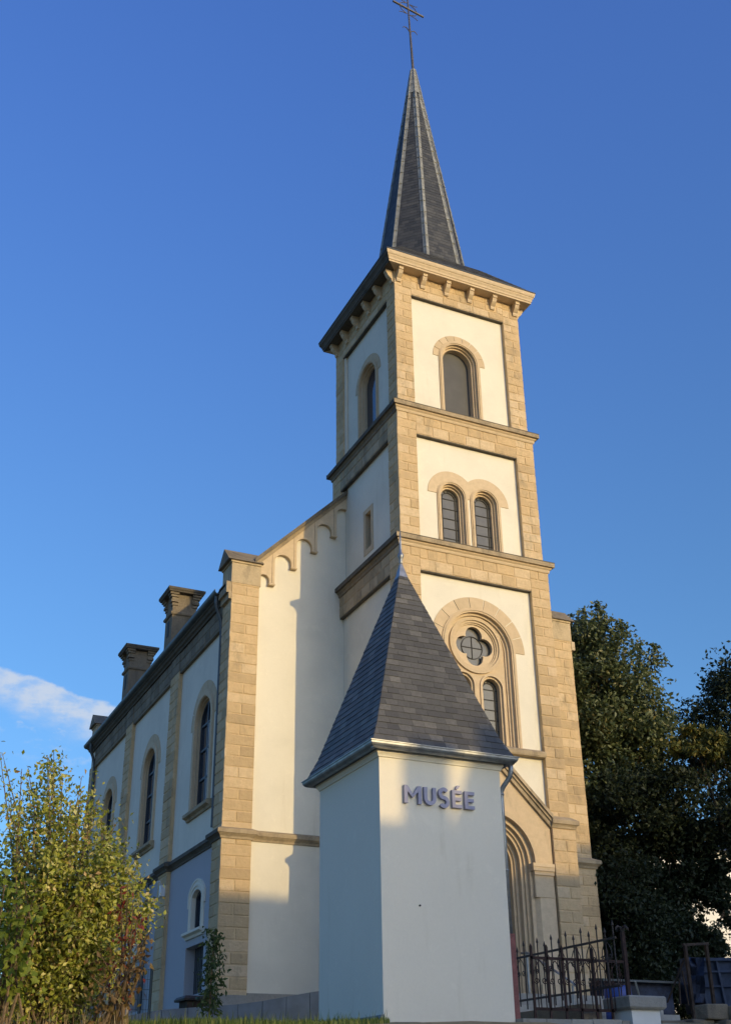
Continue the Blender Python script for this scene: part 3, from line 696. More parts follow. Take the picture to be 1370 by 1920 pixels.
# turrets over the pilasters
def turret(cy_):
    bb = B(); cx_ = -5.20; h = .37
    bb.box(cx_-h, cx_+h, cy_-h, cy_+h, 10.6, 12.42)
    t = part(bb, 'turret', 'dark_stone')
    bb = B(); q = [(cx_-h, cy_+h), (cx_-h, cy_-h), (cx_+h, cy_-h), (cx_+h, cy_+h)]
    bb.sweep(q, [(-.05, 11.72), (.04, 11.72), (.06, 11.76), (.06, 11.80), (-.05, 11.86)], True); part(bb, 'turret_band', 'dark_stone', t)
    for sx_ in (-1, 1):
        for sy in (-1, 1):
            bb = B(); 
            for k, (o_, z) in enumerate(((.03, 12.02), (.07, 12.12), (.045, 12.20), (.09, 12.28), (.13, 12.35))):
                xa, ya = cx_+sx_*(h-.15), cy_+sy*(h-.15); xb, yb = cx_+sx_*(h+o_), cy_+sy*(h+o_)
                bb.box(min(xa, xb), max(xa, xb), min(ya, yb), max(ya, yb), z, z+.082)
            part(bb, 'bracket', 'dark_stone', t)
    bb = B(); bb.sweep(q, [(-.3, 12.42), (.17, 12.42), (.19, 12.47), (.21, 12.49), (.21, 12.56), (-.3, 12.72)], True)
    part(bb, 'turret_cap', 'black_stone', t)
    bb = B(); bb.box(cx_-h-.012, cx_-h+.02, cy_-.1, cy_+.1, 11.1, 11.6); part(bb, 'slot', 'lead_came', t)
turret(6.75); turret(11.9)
# nave windows
def nave_cames(Fr, cx, hw, z0, zs, dep, o):
    bb = B(); ring(bb, Fr, hw-.06, hw, z0, zs, dep, dep+.05, cx); bb.fbox(Fr, cx-.035, cx+.035, z0, zs+hw-.04, dep, dep+.045)
    for z in (z0+.03, z0+.8, z0+1.6, zs): bb.fbox(Fr, cx-hw, cx+hw, z-.03, z+.03, dep, dep+.04)
    part(bb, 'frame', 'window_frame', o)
    bb = B(); bb.fbox(Fr, cx+.036, cx+.075, z0+.06, zs, dep, dep+.03); part(bb, 'curtain_edge', 'white_frame', o)
for yc in WY:
    o = window(ln, -yc, .60, 5.25, 7.55, .28, 1.13, 'dark_glass', nave_cames, dep=-.27, name='nave_window', kv=7)
    bb = B(); P = lambda u, v, dd: (-HN+NL-v, -yc+0-u if False else yc-u, dd)
    bb.sweep([(-HN+NL, yc+1.02), (-HN+NL, yc-1.02)], [(-.05, 5.02), (.05, 5.02), (.07, 5.08), (.14, 5.11), (.16, 5.12), (.16, 5.20), (.14, 5.22), (-.2, 5.27)]); part(bb, 'sill', 'weathered_stone', o)
for yc0 in WY:
    yc = yc0-.2; bb = B(); inn = segw(yc, .40, 2.95, .16, 2.14); out = segw(yc, .62, 3.02, .30, 2.14)
    bb.plate(ln, out+inn[::-1], [], -.5, -NL+.03); bb.plate(ln, segw(yc, .54, 3.0, .24, 2.14)+segw(yc, .50, 2.98, .21, 2.14)[::-1], [], -NL, -NL+.05)
    bb.plate(ln, segw(yc, .68, 3.04, .33, 2.72)+segw(yc, .62, 3.02, .30, 2.72)[::-1], [], -NL-.01, -NL+.045)
    o = part(bb, 'ground_window', 'white_plaster')
    bb = B(); bb.sweep([(-HN+NL, yc+.78), (-HN+NL, yc-.72)], [(-.05, 1.96), (.04, 1.96), (.06, 2.02), (.12, 2.05), (.14, 2.06), (.14, 2.12), (-.3, 2.16)]); part(bb, 'sill', 'white_plaster', o)
    bb = B(); bb.plate(ln, segw(yc, .42, 2.95, .17, 2.12), [], -.30, -.26); part(bb, 'glass', 'dark_glass', o)
    bb = B(); bb.plate(ln, segw(yc, .40, 2.95, .16, 2.14)+segw(yc, .33, 2.9, .14, 2.2)[::-1], [], -.26, -.21); bb.fbox(ln, -yc-.03, -yc+.03, 2.14, 3.08, -.26, -.22); part(bb, 'frame', 'window_frame', o)
for yc in (3.45, 8.8, 14.1):
    bb = B(); bb.fbox(ln, -yc-.76, -yc+.73, .6, 1.8, -.56, -.50); o = part(bb, 'barred_window', 'dark_glass')
    bb = B()
    for i in range(11): u = -yc-.66+i*.128; bb.tube([ln(u, .62, -.36), ln(u, 1.78, -.36)], .017, 6)
    bb.fbox(ln, -yc-.75, -yc+.72, 1.2, 1.23, -.37, -.355); part(bb, 'window_bars', 'window_frame', o)
bb = B(); bb.box(-HN-.13, -HN-.005, 6.0, 6.16, 3.33, 3.62); bb.tube([(-HN-.1, 6.08, 3.6), (-HN-.16, 6.04, 3.72), (-HN-.22, 6.0, 3.70)], .025, 6); part(bb, 'alarm_box', 'white_plastic')

# ------------------------------------------------------------------ museum entrance pavilion
MX, MY, MA, MB = -5.76, -8.10, 2.34, 2.51; ZE = 3.50; MC = (MX+MA/2, MY+MB/2)
mus = thing('museum_pavilion', (MC[0], MC[1], -.7), 'small plastered pavilion with steep pyramid slate roof and raised museum lettering', 'pavilion')
def mpart(b, name, mat, parent=None, smooth=False): return b.obj(name, mat, parent or mus, smooth)
bb = B(); bb.box(MX, MX+MA, MY, MY+MB, -1.3, ZE-.02); mpart(bb, 'wall', 'white_plaster')
def mp(o_): return [(MX-o_, MY+MB+o_), (MX-o_, MY-o_), (MX+MA+o_, MY-o_), (MX+MA+o_, MY+MB+o_)]
bb = B(); bb.sweep(mp(0), [(-.02, ZE-.085), (.022, ZE-.085), (.03, ZE-.06), (.05, ZE-.03), (.06, ZE-.02), (.06, ZE+.02), (-.02, ZE+.02)], True); mpart(bb, 'eaves_moulding', 'white_plaster')
bb = B(); gc = .155; GR = .098; gz_ = ZE+.105
prof = [(gc+GR*math.cos(R(a)), gz_+GR*math.sin(R(a))) for a in range(180, 361, 18)]
prof = prof+[(gc+GR+.016, gz_+.004), (gc+GR+.018, gz_+.018), (gc+GR+.002, gz_+.022)]; prof = prof+[(gc+(GR-.01)*math.cos(R(a)), gz_+(GR-.01)*math.sin(R(a))) for a in range(360, 179, -18)]
bb.sweep(mp(0), prof+[prof[0]], True); gut = mpart(bb, 'gutter', 'zinc')
for i in range(9):
    x = MX-.2+i*.34; bb = B(); bb.sweep([(x, MY), (x+.02, MY)], [(o_ if o_ < gc else o_+.004, z-.004) for o_, z in prof[:11]]+[(gc+.05, gz_+.03), (gc-.05, gz_+.03)])
    mpart(bb, 'gutter_strap', 'zinc', gut)
bb = B(); bb.sweep(mp(0), [(-.05, ZE+.021), (.13, ZE+.021), (.13, ZE+.14), (-.05, ZE+.14)], True); mpart(bb, 'eaves_board', 'dark_zinc')
ra, rb = MA/2+.20, MB/2+.20; zr0, zr1, zr2 = ZE+.13, ZE+.52, 7.50
def ry(k, z): return [(MC[0]+sx_*ra*k, MC[1]+sy*rb*k, z) for sx_, sy in ((-1, -1), (1, -1), (1, 1), (-1, 1))]
K1, K2 = .872, .055
bb = B(); A, Bq, Cq = ry(.985, zr0-.02), ry(K1-.012, zr1-.01), ry(K2-.005, zr2-.01)
bb.add(A+Bq+Cq, [(i, (i+1) % 4, 4+(i+1) % 4, 4+i) for i in range(4)]+[(4+i, 4+(i+1) % 4, 8+(i+1) % 4, 8+i) for i in range(4)]+[(0, 1, 2, 3), (8, 9, 10, 11)])
A, Bq, Cq = ry(1, zr0), ry(K1, zr1), ry(K2, zr2)
for i in range(4):
    j = (i+1) % 4
    slates(bb, A[i], A[j], Bq[i], Bq[j], 3, .235, .011, 300+i); slates(bb, Bq[i], Bq[j], Cq[i], Cq[j], 28, .235, .011, 310+i)
roof = mpart(bb, 'roof', 'new_slate')
bb = B(); c0, c1 = ry(.105, 7.24), ry(.012, 7.78); c0 = [(x, y, z+.012) for x, y, z in c0]
bb.add(c0+c1, [(i, (i+1) % 4, 4+(i+1) % 4, 4+i) for i in range(4)]+[(4, 5, 6, 7)]); mpart(bb, 'roof_cap', 'zinc', roof)
bb = B(); bb.lathe(MC[0], MC[1], [(.02, 7.76), (.035, 7.78), (.03, 7.84), (.03, 7.86), (.045, 7.89), (.058, 7.925), (.06, 7.95), (.05, 7.99), (.028, 8.02), (.025, 8.1), (.018, 8.3), (.008, 8.5)], 12); mpart(bb, 'finial', 'zinc', roof, True)
dx, dy = MX+MA+.03, MY+.12
bb = B(); bb.tube([(dx+.13, MY-.13, ZE+.02), (dx+.13, MY-.12, ZE-.10), (dx+.12, MY-.09, ZE-.2), (dx+.04, dy-.1, ZE-.36), (dx+.015, dy-.06, ZE-.45), (dx+.015, dy-.06, ZE-.6), (dx+.015, dy-.06, -.4)], .042, 10)
for z in (3.0, 1.7, .5): bb.tube([(dx+.015, dy-.06, z), (dx+.015, dy-.06, z+.03)], .052, 10)
mpart(bb, 'downpipe', 'zinc', None, True)
bb = B(); bb.box(dx-.03, dx+.07, dy-.12, dy, -.8, .68); mpart(bb, 'pipe_guard', 'red_oxide')
bb = B(); bb.sweep([(MX, MY+MB), (MX, MY-.02)], [(.0, -.95), (.06, -.95), (.06, -.66), (.045, -.62), (0, -.61)]); mpart(bb, 'base_flashing', 'panel_grey')
bb = B(); bb.tube([(MX+.68, MY+.01, 1.03), (MX+.68, MY-.02, 1.03)], .016, 8); mpart(bb, 'wall_plug', 'lead_came')
# raised letters MUSÉE
def letter(polys, x, z):
    bb = B(); Fr_ = front(MY)
    for pl in polys: bb.plate(at(Fr_, MX+x, z), pl, [], .010, .062)
    mpart(bb, 'letter', 'sign_paint')
hh, st = .30, .062
Mx = [[(0, 0), (st, 0), (st, hh*.66), (.155, .10), (.165, .10), (.32-st, hh*.66), (.32-st, 0), (.32, 0), (.32, hh), (.32-st, hh), (.16, .15), (st, hh), (0, hh)]]
Ux = [[(0, hh), (0, .115)]+arc(.115, .115, .115, 180, 360, 14)+[(.23, .115), (.23, hh), (.23-st, hh), (.23-st, .115)]+arc(.115, .115, .115-st, 360, 180, 14)+[(st, .115), (st, hh)]]
def dedupe(P):
    Q = []
    for q in P:
        if not Q or (abs(q[0]-Q[-1][0])+abs(q[1]-Q[-1][1])) > 1e-5: Q.append(q)
    return Q
Ux = [dedupe(Ux[0])]
cl = arc(.105, .222, .072, 35, 270, 14)+arc(.105, .078, .072, 90, -145, 14)[1:]     # centre line of the S
Lf, Rt = [], []
for i, q in enumerate(cl):
    a, c_ = cl[max(i-1, 0)], cl[min(i+1, len(cl)-1)]; l_ = math.hypot(c_[0]-a[0], c_[1]-a[1]); nx_, nz = -(c_[1]-a[1])/l_, (c_[0]-a[0])/l_
    Lf.append((q[0]+nx_*st/2, q[1]*1.0+nz*st/2)); Rt.append((q[0]-nx_*st/2, q[1]-nz*st/2))
Sx = [Lf+Rt[::-1]]
Ex = [[(0, 0), (.19, 0), (.19, st*.9), (st, st*.9), (st, .122), (.175, .122), (.175, .178), (st, .178), (st, hh-st*.9), (.19, hh-st*.9), (.19, hh), (0, hh)]]
Eacc = Ex+[[(.075, hh+.022), (.115, hh+.022), (.165, hh+.085), (.105, hh+.085)]]
for P, x in ((Mx, .43), (Ux, .80), (Sx, 1.075), (Eacc, 1.335), (Ex, 1.58)): letter(P, x, 2.665)

# ------------------------------------------------------------------ grey panel wall on the bank in front of the nave
bb = B(); top = [(-2.4, .62), (-3.24, .51), (-4.97, .19), (-6.93, .02), (-8.6, -.30)]
def toplerp(x):
    for (a, za), (c_, zc) in zip(top[:-1], top[1:]):
        if x >= c_: return za+(zc-za)*(x-a)/(c_-a)
    return top[-1][1]
x = -2.4; k = 0
while x > -8.5:
    x2 = x-.56; a, c_ = x-.006, x2+.006; zo = -1.1
    P = [(a, zo), (c_, zo), (c_, toplerp(c_)), (a, toplerp(a))]
    bb.plate(front(.2), P, [], -.06, .0+.004*(k % 2)); x = x2; k += 1
tag(bb.obj('retaining_wall', 'panel_grey'), 'low blue-grey panel wall stepping down the bank before the church', 'wall')
q = cpt(366, 1880, 25.6); qx, qy = q.x, q.y
bb = B(); bb.box(qx-.28, qx+.28, qy-.3, qy+.3, .05, q.z+.02)
o = thing('planter_box', (qx, qy, .05), 'dark covered box standing below the barred window', 'box')
bb.obj('box_body', 'timber', o); bb = B(); bb.sweep([(qx-.28, qy+.3), (qx-.28, qy-.3), (qx+.28, qy-.3), (qx+.28, qy+.3)], [(-.2, q.z+.02), (.09, q.z+.02), (.10, q.z+.06), (.05, q.z+.12), (-.2, q.z+.14)], True); bb.obj('lid', 'iron', o)

# ------------------------------------------------------------------ steps, forecourt, railings on the right
bb = B()
for k in range(5): bb.box(-2.0-.12*k, 2.9+.15*k, -2.9-.34*k, -2.0, -.5, .28-.145*k)
tag(bb.obj('entrance_steps', 'grey_stone'), 'worn stone steps rising to the church door behind the railings', 'steps')
bb = B(); bb.tube([(.25, -2.9, .28), (.25, -2.9, 1.1)], .024, 8); bb.tube([(.25, -4.5, -.42), (.25, -4.5, .3)], .024, 8); bb.tube([(.25, -2.7, 1.12), (.25, -2.95, 1.10), (.25, -4.5, .36), (.25, -4.62, .28)], .026, 8)
tag(bb.obj('handrail', 'zinc'), 'sloping grey metal handrail beside the church steps', 'handrail')
# low wall carrying the front railing
bb = B(); rng = random.Random(4); x = -3.42
while x < -1.35:
    x2 = min(x+rng.uniform(.4, .6), -1.34); bb.box(x+.006, x2-.006, -8.32, -7.92, -1.2, -.63+rng.uniform(-.01, .01)); x = x2
tag(bb.obj('low_wall', 'grey_stone'), 'low grey stone kerb under the front iron railing', 'wall')
# pier
pr = thing('gate_pier', (-.98, -8.05, -1.0), 'short rendered gate pier with thick weathered stone cap beside the railing', 'pier')
bb = B(); bb.box(-1.30, -.72, -8.34, -7.78, -1.5, -.46); bb.obj('pier_shaft', 'render_pale', pr)
bb = B(); q = [(-1.30, -7.78), (-1.30, -8.34), (-.72, -8.34), (-.72, -7.78)]; bb.sweep(q, [(-.2, -.46), (.05, -.46), (.07, -.44), (.085, -.42), (.09, -.27), (.07, -.245), (-.29, -.235)], True); bb.obj('pier_cap', 'grey_stone', pr)
bb = B(); bb.box(-.66, -.3, -8.3, -7.9, -1.5, -.66); tag(bb.obj('kerb_block', 'grey_stone'), 'pale stone block at the foot of the capped gate pier', 'block')
def scroll(Fr, u, v, s_, r=.07, t=.009):
    P = [(u, v+.18), (u+s_*.01, v+.10)]; c0 = (u+s_*.075, v+.0)
    for i in range(22):
        a = R(200-i*25); rr = r*(1-i/30)
        P.append((c0[0]+s_*(rr*math.cos(a)), c0[1]+rr*math.sin(a)*-1*-1))
    return [Fr(a, c_, 0) for a, c_ in P]
def cscroll(bb, Fr, u, v, w_, h_, r=.055):
    # a pair of volutes that meet on the bar at u
    for s_ in (-1, 1):
        P = [(u, v+h_), (u+s_*w_*.35, v+h_*.75), (u+s_*w_*.62, v+h_*.42), (u+s_*w_*.7, v+.02)]
        c0 = (u+s_*(w_*.7-r), v)
        for i in range(1, 20):
            a = -i*26; rr = r*(1-i/26); P.append((c0[0]+s_*rr*math.cos(R(a)), c0[1]+rr*math.sin(R(a))))
        bb.tube([Fr(a, c_, 0) for a, c_ in P], .0085, 5)
fence = thing('front_railing', (-2.2, -8.05, -.6), 'rusty iron railing facing the street, between the pavilion and pier', 'railing')
Fr = front(-8.05)
bb = B(); bb.fbox(Fr, -3.02, -1.12, .30, .345, -.012, .012); bb.fbox(Fr, -2.98, -1.42, -.49, -.445, -.012, .012); bb.obj('rail', 'rust_iron', fence)
bb = B(); 
for i in range(6):
    u = -3.0+i*.305; bb.fbox(Fr, u-.021, u+.021, -.64, .50, -.012, .012); bb.add(*[[Fr(u-.021, .50, -.012), Fr(u+.021, .50, -.012), Fr(u+.021, .50, .012), Fr(u-.021, .50, .012), Fr(u, .55, 0)], [(0, 1, 4), (1, 2, 4), (2, 3, 4), (3, 0, 4)]])
bb.obj('upright', 'rust_iron', fence)
bb = B()
for i in range(12):
    u = -2.92+i*.152; bb.tube([Fr(u, -.47, 0), Fr(u, .33, 0)], .0095, 5)
bb.obj('bar', 'rust_iron', fence)
bb = B()
for i in range(6): cscroll(bb, Fr, -2.85+i*.305, -.03, .19, .32)
bb.obj('scrollwork', 'rust_iron', fence)
post = thing('gate_post', (-1.10, -8.05, -.25), 'tall iron gate post with a curled leaf finial', 'post')
bb = B(); bb.box(-1.132, -1.068, -8.08, -8.02, -.25, .82); bb.obj('shaft', 'rust_iron', post)
bb = B()
for sx_, sy in ((-1, 0), (1, 0), (0, -1), (0, 1)):
    c0 = Vector((-1.10, -8.05, .80)); o = Vector((sx_, sy, 0)); bb.tube([c0, c0+o*.03+Vector((0, 0, .09)), c0+o*.085+Vector((0, 0, .115)), c0+o*.13+Vector((0, 0, .085)), c0+o*.135+Vector((0, 0, .04))], [.026, .024, .02, .016, .008], 6)
bb.obj('finial', 'iron', post)
# spear railing running back from the post towards the church
FL = lambda u, v, dd: (-1.78-dd+(u+8.3)*-.0, u, v)
sf = thing('spear_railing', (-1.78, -7.0, -.3), 'spear topped iron railing running back towards the church door', 'railing')
y0, y1 = -8.75, -5.2
bb = B(); bb.fbox(FL, y0, y1, .595, .63, -.015, .015); bb.fbox(FL, y0, y1, -.155, -.12, -.015, .015); bb.obj('rail', 'iron', sf)
n = 16
for i in range(n):
    bb = B(); u = y0+.06+(y1-y0-.12)*i/(n-1); long_ = i % 2 == 0
    zt = .80 if long_ else .71; bb.tube([FL(u, -.30 if long_ else -.24, 0), FL(u, zt, 0)], .0125, 6); bb.tube([FL(u, zt, 0), FL(u, zt+.015, 0), FL(u, zt+.04, 0), FL(u, zt+.10, 0)], [.012, .024, .02, .002], 6)
    bb.obj('spear_bar', 'iron', sf)
bb = B()
for i in range(8): cscroll(bb, FL, y0+.28+i*.445, .33, .2, .26)
bb.obj('scrollwork', 'iron', sf)
bb = B(); bb.box(-2.0, -1.58, -7.9, -2.6, -.9, -.36); tag(bb.obj('fence_kerb', 'dark_stone'), 'dark stone kerb under the spear topped railing', 'kerb')

# blue barrel, skip, timber frame, poles, rubble
qb = cpt(1156, 1848, 23.2); bl = thing('barrel', (qb.x, qb.y, .0), 'bright blue plastic barrel behind the gate post', 'barrel')
zb_ = qb.z-.70
bb = B(); bb.lathe(qb.x, qb.y, [(r_, z+zb_) for r_, z in [(.24, -.25), (.27, -.2), (.28, .1), (.285, .12), (.28, .14), (.28, .42), (.285, .44), (.27, .66), (.24, .70)]], 18); bb.obj('barrel_body', 'blue_plastic', bl, True)
bb = B(); bb.lathe(qb.x, qb.y, [(r_, z+zb_) for r_, z in [(.255, .685), (.26, .70), (.255, .725), (.2, .73)]], 18); bb.obj('lid', 'iron', bl, True)
sk = thing('waste_container', (8.0, -1.4, .2), 'grey-blue ribbed steel waste container under the trees', 'container')
bb = B()
q = cpt(1312, 1800, 28.0); ax_, bx2 = Vector((.905, -.426, 0)), Vector((.426, .905, 0)); q0_ = Vector((q.x, q.y, 0))
P = [q0_+Vector((0, 0, .2)), q0_+ax_*3.6+Vector((0, 0, .2)), q0_+ax_*3.6+bx2*1.9+Vector((0, 0, .2)), q0_+bx2*1.9+Vector((0, 0, .2))]
T = [p_+Vector((0, 0, q.z-.2))+(-ax_*.12 if i in (0, 3) else ax_*.12) for i, p_ in enumerate(P)]
bb.add(P+T, [(0, 1, 5, 4), (1, 2, 6, 5), (2, 3, 7, 6), (3, 0, 4, 7), (0, 1, 2, 3)]); bb.obj('container_body', 'blue_steel', sk)
bb = B()
for i in range(9):
    t = i/8; a, c_ = Vector(P[0]).lerp(Vector(P[1]), t), Vector(T[0]).lerp(Vector(T[1]), t); bb.tube([a+Vector((-.02, -.05, 0)), c_+Vector((-.02, -.05, 0))], .045, 4)
for z in (.05, .45, .75, 1): bb.tube([Vector(P[0]).lerp(Vector(T[0]), z)+Vector((-.02, -.06, 0)), Vector(P[1]).lerp(Vector(T[1]), z)+Vector((-.02, -.06, 0))], .05 if z in (.05, 1) else .03, 4)
bb.obj('container_rib', 'blue_steel', sk)
bb = B(); rng = random.Random(8)
for i in range(7):
    for j in range(6): pass
g_ = []
for i in range(5):
    g_.append([tuple(cpt(1288+i*8+rng.uniform(-2, 2), 1880-j*17, 27.3+rng.uniform(-.12, .12))) for j in range(6)])
g2 = [[(x+.05, y+.35, z) for x, y, z in r_] for r_ in g_]
vs = [p_ for r_ in g_ for p_ in r_]+[p_ for r_ in g2 for p_ in r_]; fs = []
for i in range(4):
    for j in range(5):
        q = i*6+j; fs += [(q, q+6, q+7, q+1), (30+q, 31+q, 37+q, 36+q)]
bb.add(vs, fs+[(j, j+1, 31+j, 30+j) for j in range(5)]+[(24+j, 54+j, 55+j, 25+j) for j in range(5)]+[(5+6*i, 11+6*i, 41+6*i, 35+6*i) for i in range(4)])
tag(bb.obj('tarpaulin', 'blue_tarp', smooth=False), 'crumpled blue tarpaulin hanging beside the waste container', 'tarpaulin')
fr = thing('timber_frame', (5.6, -2.6, .1), 'bare timber post frame standing in front of the blue tarpaulin', 'frame')
fa, fb = cpt(1283, 1772, 26.6), cpt(1322, 1769, 27.4)
for p_ in (fa, fb):
    bb = B(); bb.box(p_.x-.035, p_.x+.035, p_.y-.035, p_.y+.035, -.2, p_.z); bb.obj('post', 'timber', fr)
bb = B(); bb.tube([fa+Vector((-.06, 0, 0)), fb+Vector((.06, 0, 0))], .04, 4); bb.obj('beam', 'timber', fr)
for i, (a, c_) in enumerate(((cpt(1250, 1880, 26.3), cpt(1281, 1800, 26.5)), (cpt(1275, 1885, 26), cpt(1272, 1835, 26.3)), (cpt(1290, 1885, 26), cpt(1278, 1820, 26.3)), (cpt(1199, 1872, 24.5), cpt(1190, 1840, 24.5)))):
    bb = B(); bb.tube([a, c_], .022, 6)
    tag(bb.obj('pole', 'timber' if i < 3 else 'lead'), ['long brace pole leaning steeply against the timber frame', 'thin dark pole standing just left of the timber frame', 'short thin pole leaning beside the timber frame post', 'pale short stake in the ground beside the blue barrel'][i], 'pole')
bb = B(); rng = random.Random(5)
def rock(bb, c_, sx_, sy, sz):
    vs = [(c_[0]+sx_*a*rng.uniform(.8, 1.05), c_[1]+sy*e*rng.uniform(.8, 1.05), c_[2]+sz*f*rng.uniform(.85, 1.05)) for f in (-1, 1) for e in (-1, 1) for a in (-1, 1)]
    bb.add(vs, [(0, 2, 3, 1), (4, 5, 7, 6), (0, 1, 5, 4), (2, 6, 7, 3), (0, 4, 6, 2), (1, 3, 7, 5)])
for k, c_ in enumerate(((1.2, -7.0, -.62), (1.75, -7.2, -.64), (2.25, -7.35, -.68), (1.5, -7.05, -.36), (2.0, -7.2, -.38), (.65, -6.8, -.64), (2.9, -7.6, -.72))):
    bb = B(); rock(bb, c_, .27, .2, .14)
    o = bb.obj('stone_block', 'dark_stone'); md = o.modifiers.new('bevel', 'BEVEL'); md.width = .03; md.segments = 2
    tag(o, 'rough squared stone block in the tumbled row right of the pier', 'stone block', 'tumbled stone blocks right of the pier')
sh = thing('garden_shed', (4.0, -1.5, 0), 'low dark blue-grey shed in shade behind the gate post', 'shed')
bb = B(); bb.box(3.3, 5.3, -1.4, .6, -.3, .78); bb.obj('shed_wall', 'blue_tarp', sh)
bb = B(); bb.add([(3.15, -1.6, .75), (5.45, -1.6, .75), (5.45, .8, 1.0), (3.15, .8, 1.0), (3.15, -1.6, .80), (5.45, -1.6, .80), (5.45, .8, 1.05), (3.15, .8, 1.05)], [(0, 1, 2, 3), (4, 5, 6, 7), (0, 1, 5, 4), (1, 2, 6, 5), (2, 3, 7, 6), (3, 0, 4, 7)]); bb.obj('shed_roof', 'dark_zinc', sh)

# mesh panel fence on the left, in front of the nave
mf = thing('mesh_fence', (-8.2, 1.2, -.4), 'dark green welded wire mesh fence panel beside the bush', 'fence')
bb = B(); A_, C_ = Vector((-9.2, -.4, -.5)), Vector((-7.45, -.9, -.5))
bb.tube([A_, A_+Vector((0, 0, 1.25))], .03, 6); bb.obj('post', 'green_wire', mf)
bb = B(); bb.tube([C_, C_+Vector((0, 0, 1.25))], .03, 6); bb.obj('post', 'green_wire', mf)
bb = B()
for i in range(28): p_ = A_.lerp(C_, i/27); bb.tube([p_, p_+Vector((0, 0, 1.2))], .005, 4)
for j in range(7): z = Vector((0, 0, .05+j*.19)); bb.tube([A_+z, C_+z], .006, 4)
bb.obj('wire_mesh', 'green_wire', mf)

# ------------------------------------------------------------------ vegetation
def leaves_obj(name, mat, pos, size, rng, parent=None, droop=.3, aspect=.55, up=None):
    n = len(pos); pos = np.asarray(pos, dtype=np.float64)
    a = rng.normal(size=(n, 3)); a[:, 2] -= droop*1.2
    if up is not None: a = a*.6+up
    a /= np.linalg.norm(a, axis=1)[:, None]
    c = rng.normal(size=(n, 3)); c -= (c*a).sum(1)[:, None]*a; c /= np.linalg.norm(c, axis=1)[:, None]; nn = np.cross(a, c)
    s = size*rng.uniform(.65, 1.3, size=n)[:, None]; wd = s*aspect*.5
    base = pos; tip = pos+a*s-nn*s*.12; m0 = pos+a*s*.45
    l_, r_ = m0+c*wd+nn*s*.10, m0-c*wd+nn*s*.10
    V = np.stack([base, l_, tip, r_], 1).reshape(-1, 3)
    me = bpy.data.meshes.new(name); me.vertices.add(4*n); me.vertices.foreach_set('co', V.ravel())
    idx = np.arange(n)[:, None]*4; fl = np.concatenate([idx, idx+1, idx+2, idx, idx+2, idx+3], 1).ravel()
    me.loops.add(6*n); me.loops.foreach_set('vertex_index', fl.astype(np.int32))
    me.polygons.add(2*n); me.polygons.foreach_set('loop_start', (np.arange(2*n)*3).astype(np.int32))
    me.update(calc_edges=True); me.validate()
    me.materials.append(MAT[mat]); o = bpy.data.objects.new(name, me); COL.objects.link(o)
    if parent: adopt(o, parent)
    return o
def tree(name, base, height, crown, seed, mat, label, cat='tree', group=None, nleaf=20000, lsize=.15, nb=60, trunk_r=.16, spikes=0, sigma=.42, bark='bark'):
    # crown: list of ellipsoids (cx,cy,cz, rx,ry,rz) in world space
    rng = np.random.default_rng(seed); t = thing(name, base, label, cat, group); bx_, by_, bz = base
    bb = B(); top_ = max(c[2]+c[5]*.5 for c in crown); c0 = crown[0]
    tp = [(bx_, by_, bz-.2), (bx_+.05, by_, bz+height*.2), (bx_*.5+c0[0]*.5, by_*.5+c0[1]*.5, bz+height*.45), (c0[0], c0[1], c0[2]+c0[5]*.5)]
    bb.tube(tp, [trunk_r, trunk_r*.8, trunk_r*.6, trunk_r*.15], 8); P = []
    vol = np.array([c[3]*c[4]*c[5] for c in crown])**.7; vol /= vol.sum(); tips = []
    for ci, c in enumerate(crown):
        for k in range(max(4, int(nb*vol[ci]))):
            dvec = rng.normal(size=3); dvec /= np.linalg.norm(dvec); rr = rng.uniform(.45, 1.0)**.6
            tips.append((np.array(c[:3])+dvec*rr*np.array(c[3:])*.93, min(c[3:])))
    for s_ in range(spikes):
        c = crown[s_ % len(crown)]; a = rng.uniform(0, 6.28); q = rng.uniform(.1, .8)
        p0 = np.array([c[0]+c[3]*q*math.cos(a), c[1]+c[4]*q*math.sin(a), c[2]+c[5]*math.sqrt(1-q*q)*.95]); hgt = rng.uniform(.5, 1.1)
        for j in range(9): P.append(p0+np.array([0, 0, hgt*j/8])+rng.normal(size=(26 if j < 5 else 14, 3))*np.array([.16, .16, .09])*(1.25-j*.1))
    trk = [Vector(p_) for p_ in tp]
    per = max(1, int(nleaf/len(tips)))
    for i, (tip, rad) in enumerate(tips):
        z = rng.uniform(.3, .95); a = trk[1].lerp(trk[3], z); mid_ = (np.array(a)+tip)/2+rng.normal(size=3)*.12-np.array([0, 0, .12])
        if i % 2 == 0: bb.tube([tuple(a), tuple(mid_), tuple(tip)], [trunk_r*.28, trunk_r*.15, trunk_r*.05], 5, False)
        sg = sigma*rad*rng.uniform(.55, 1.15)*.6
        m_ = int(per*rng.uniform(.5, 1.5)); q = rng.normal(size=(m_, 3)); q /= np.maximum(np.linalg.norm(q, axis=1)[:, None]/rng.uniform(.35, 1.15, size=(m_, 1)), 1e-6)
        P.append(tip+q*sg*np.array([1.15, 1.15, .85]))
    bb.obj('trunk', bark, t)
    leaves_obj('crown', mat, np.concatenate(P), lsize, rng, t)
    return t
def cz(px, py, dep, rx, ry_, rz):
    q = cpt(px, py, dep); return (q.x, q.y, q.z, rx, ry_, rz)
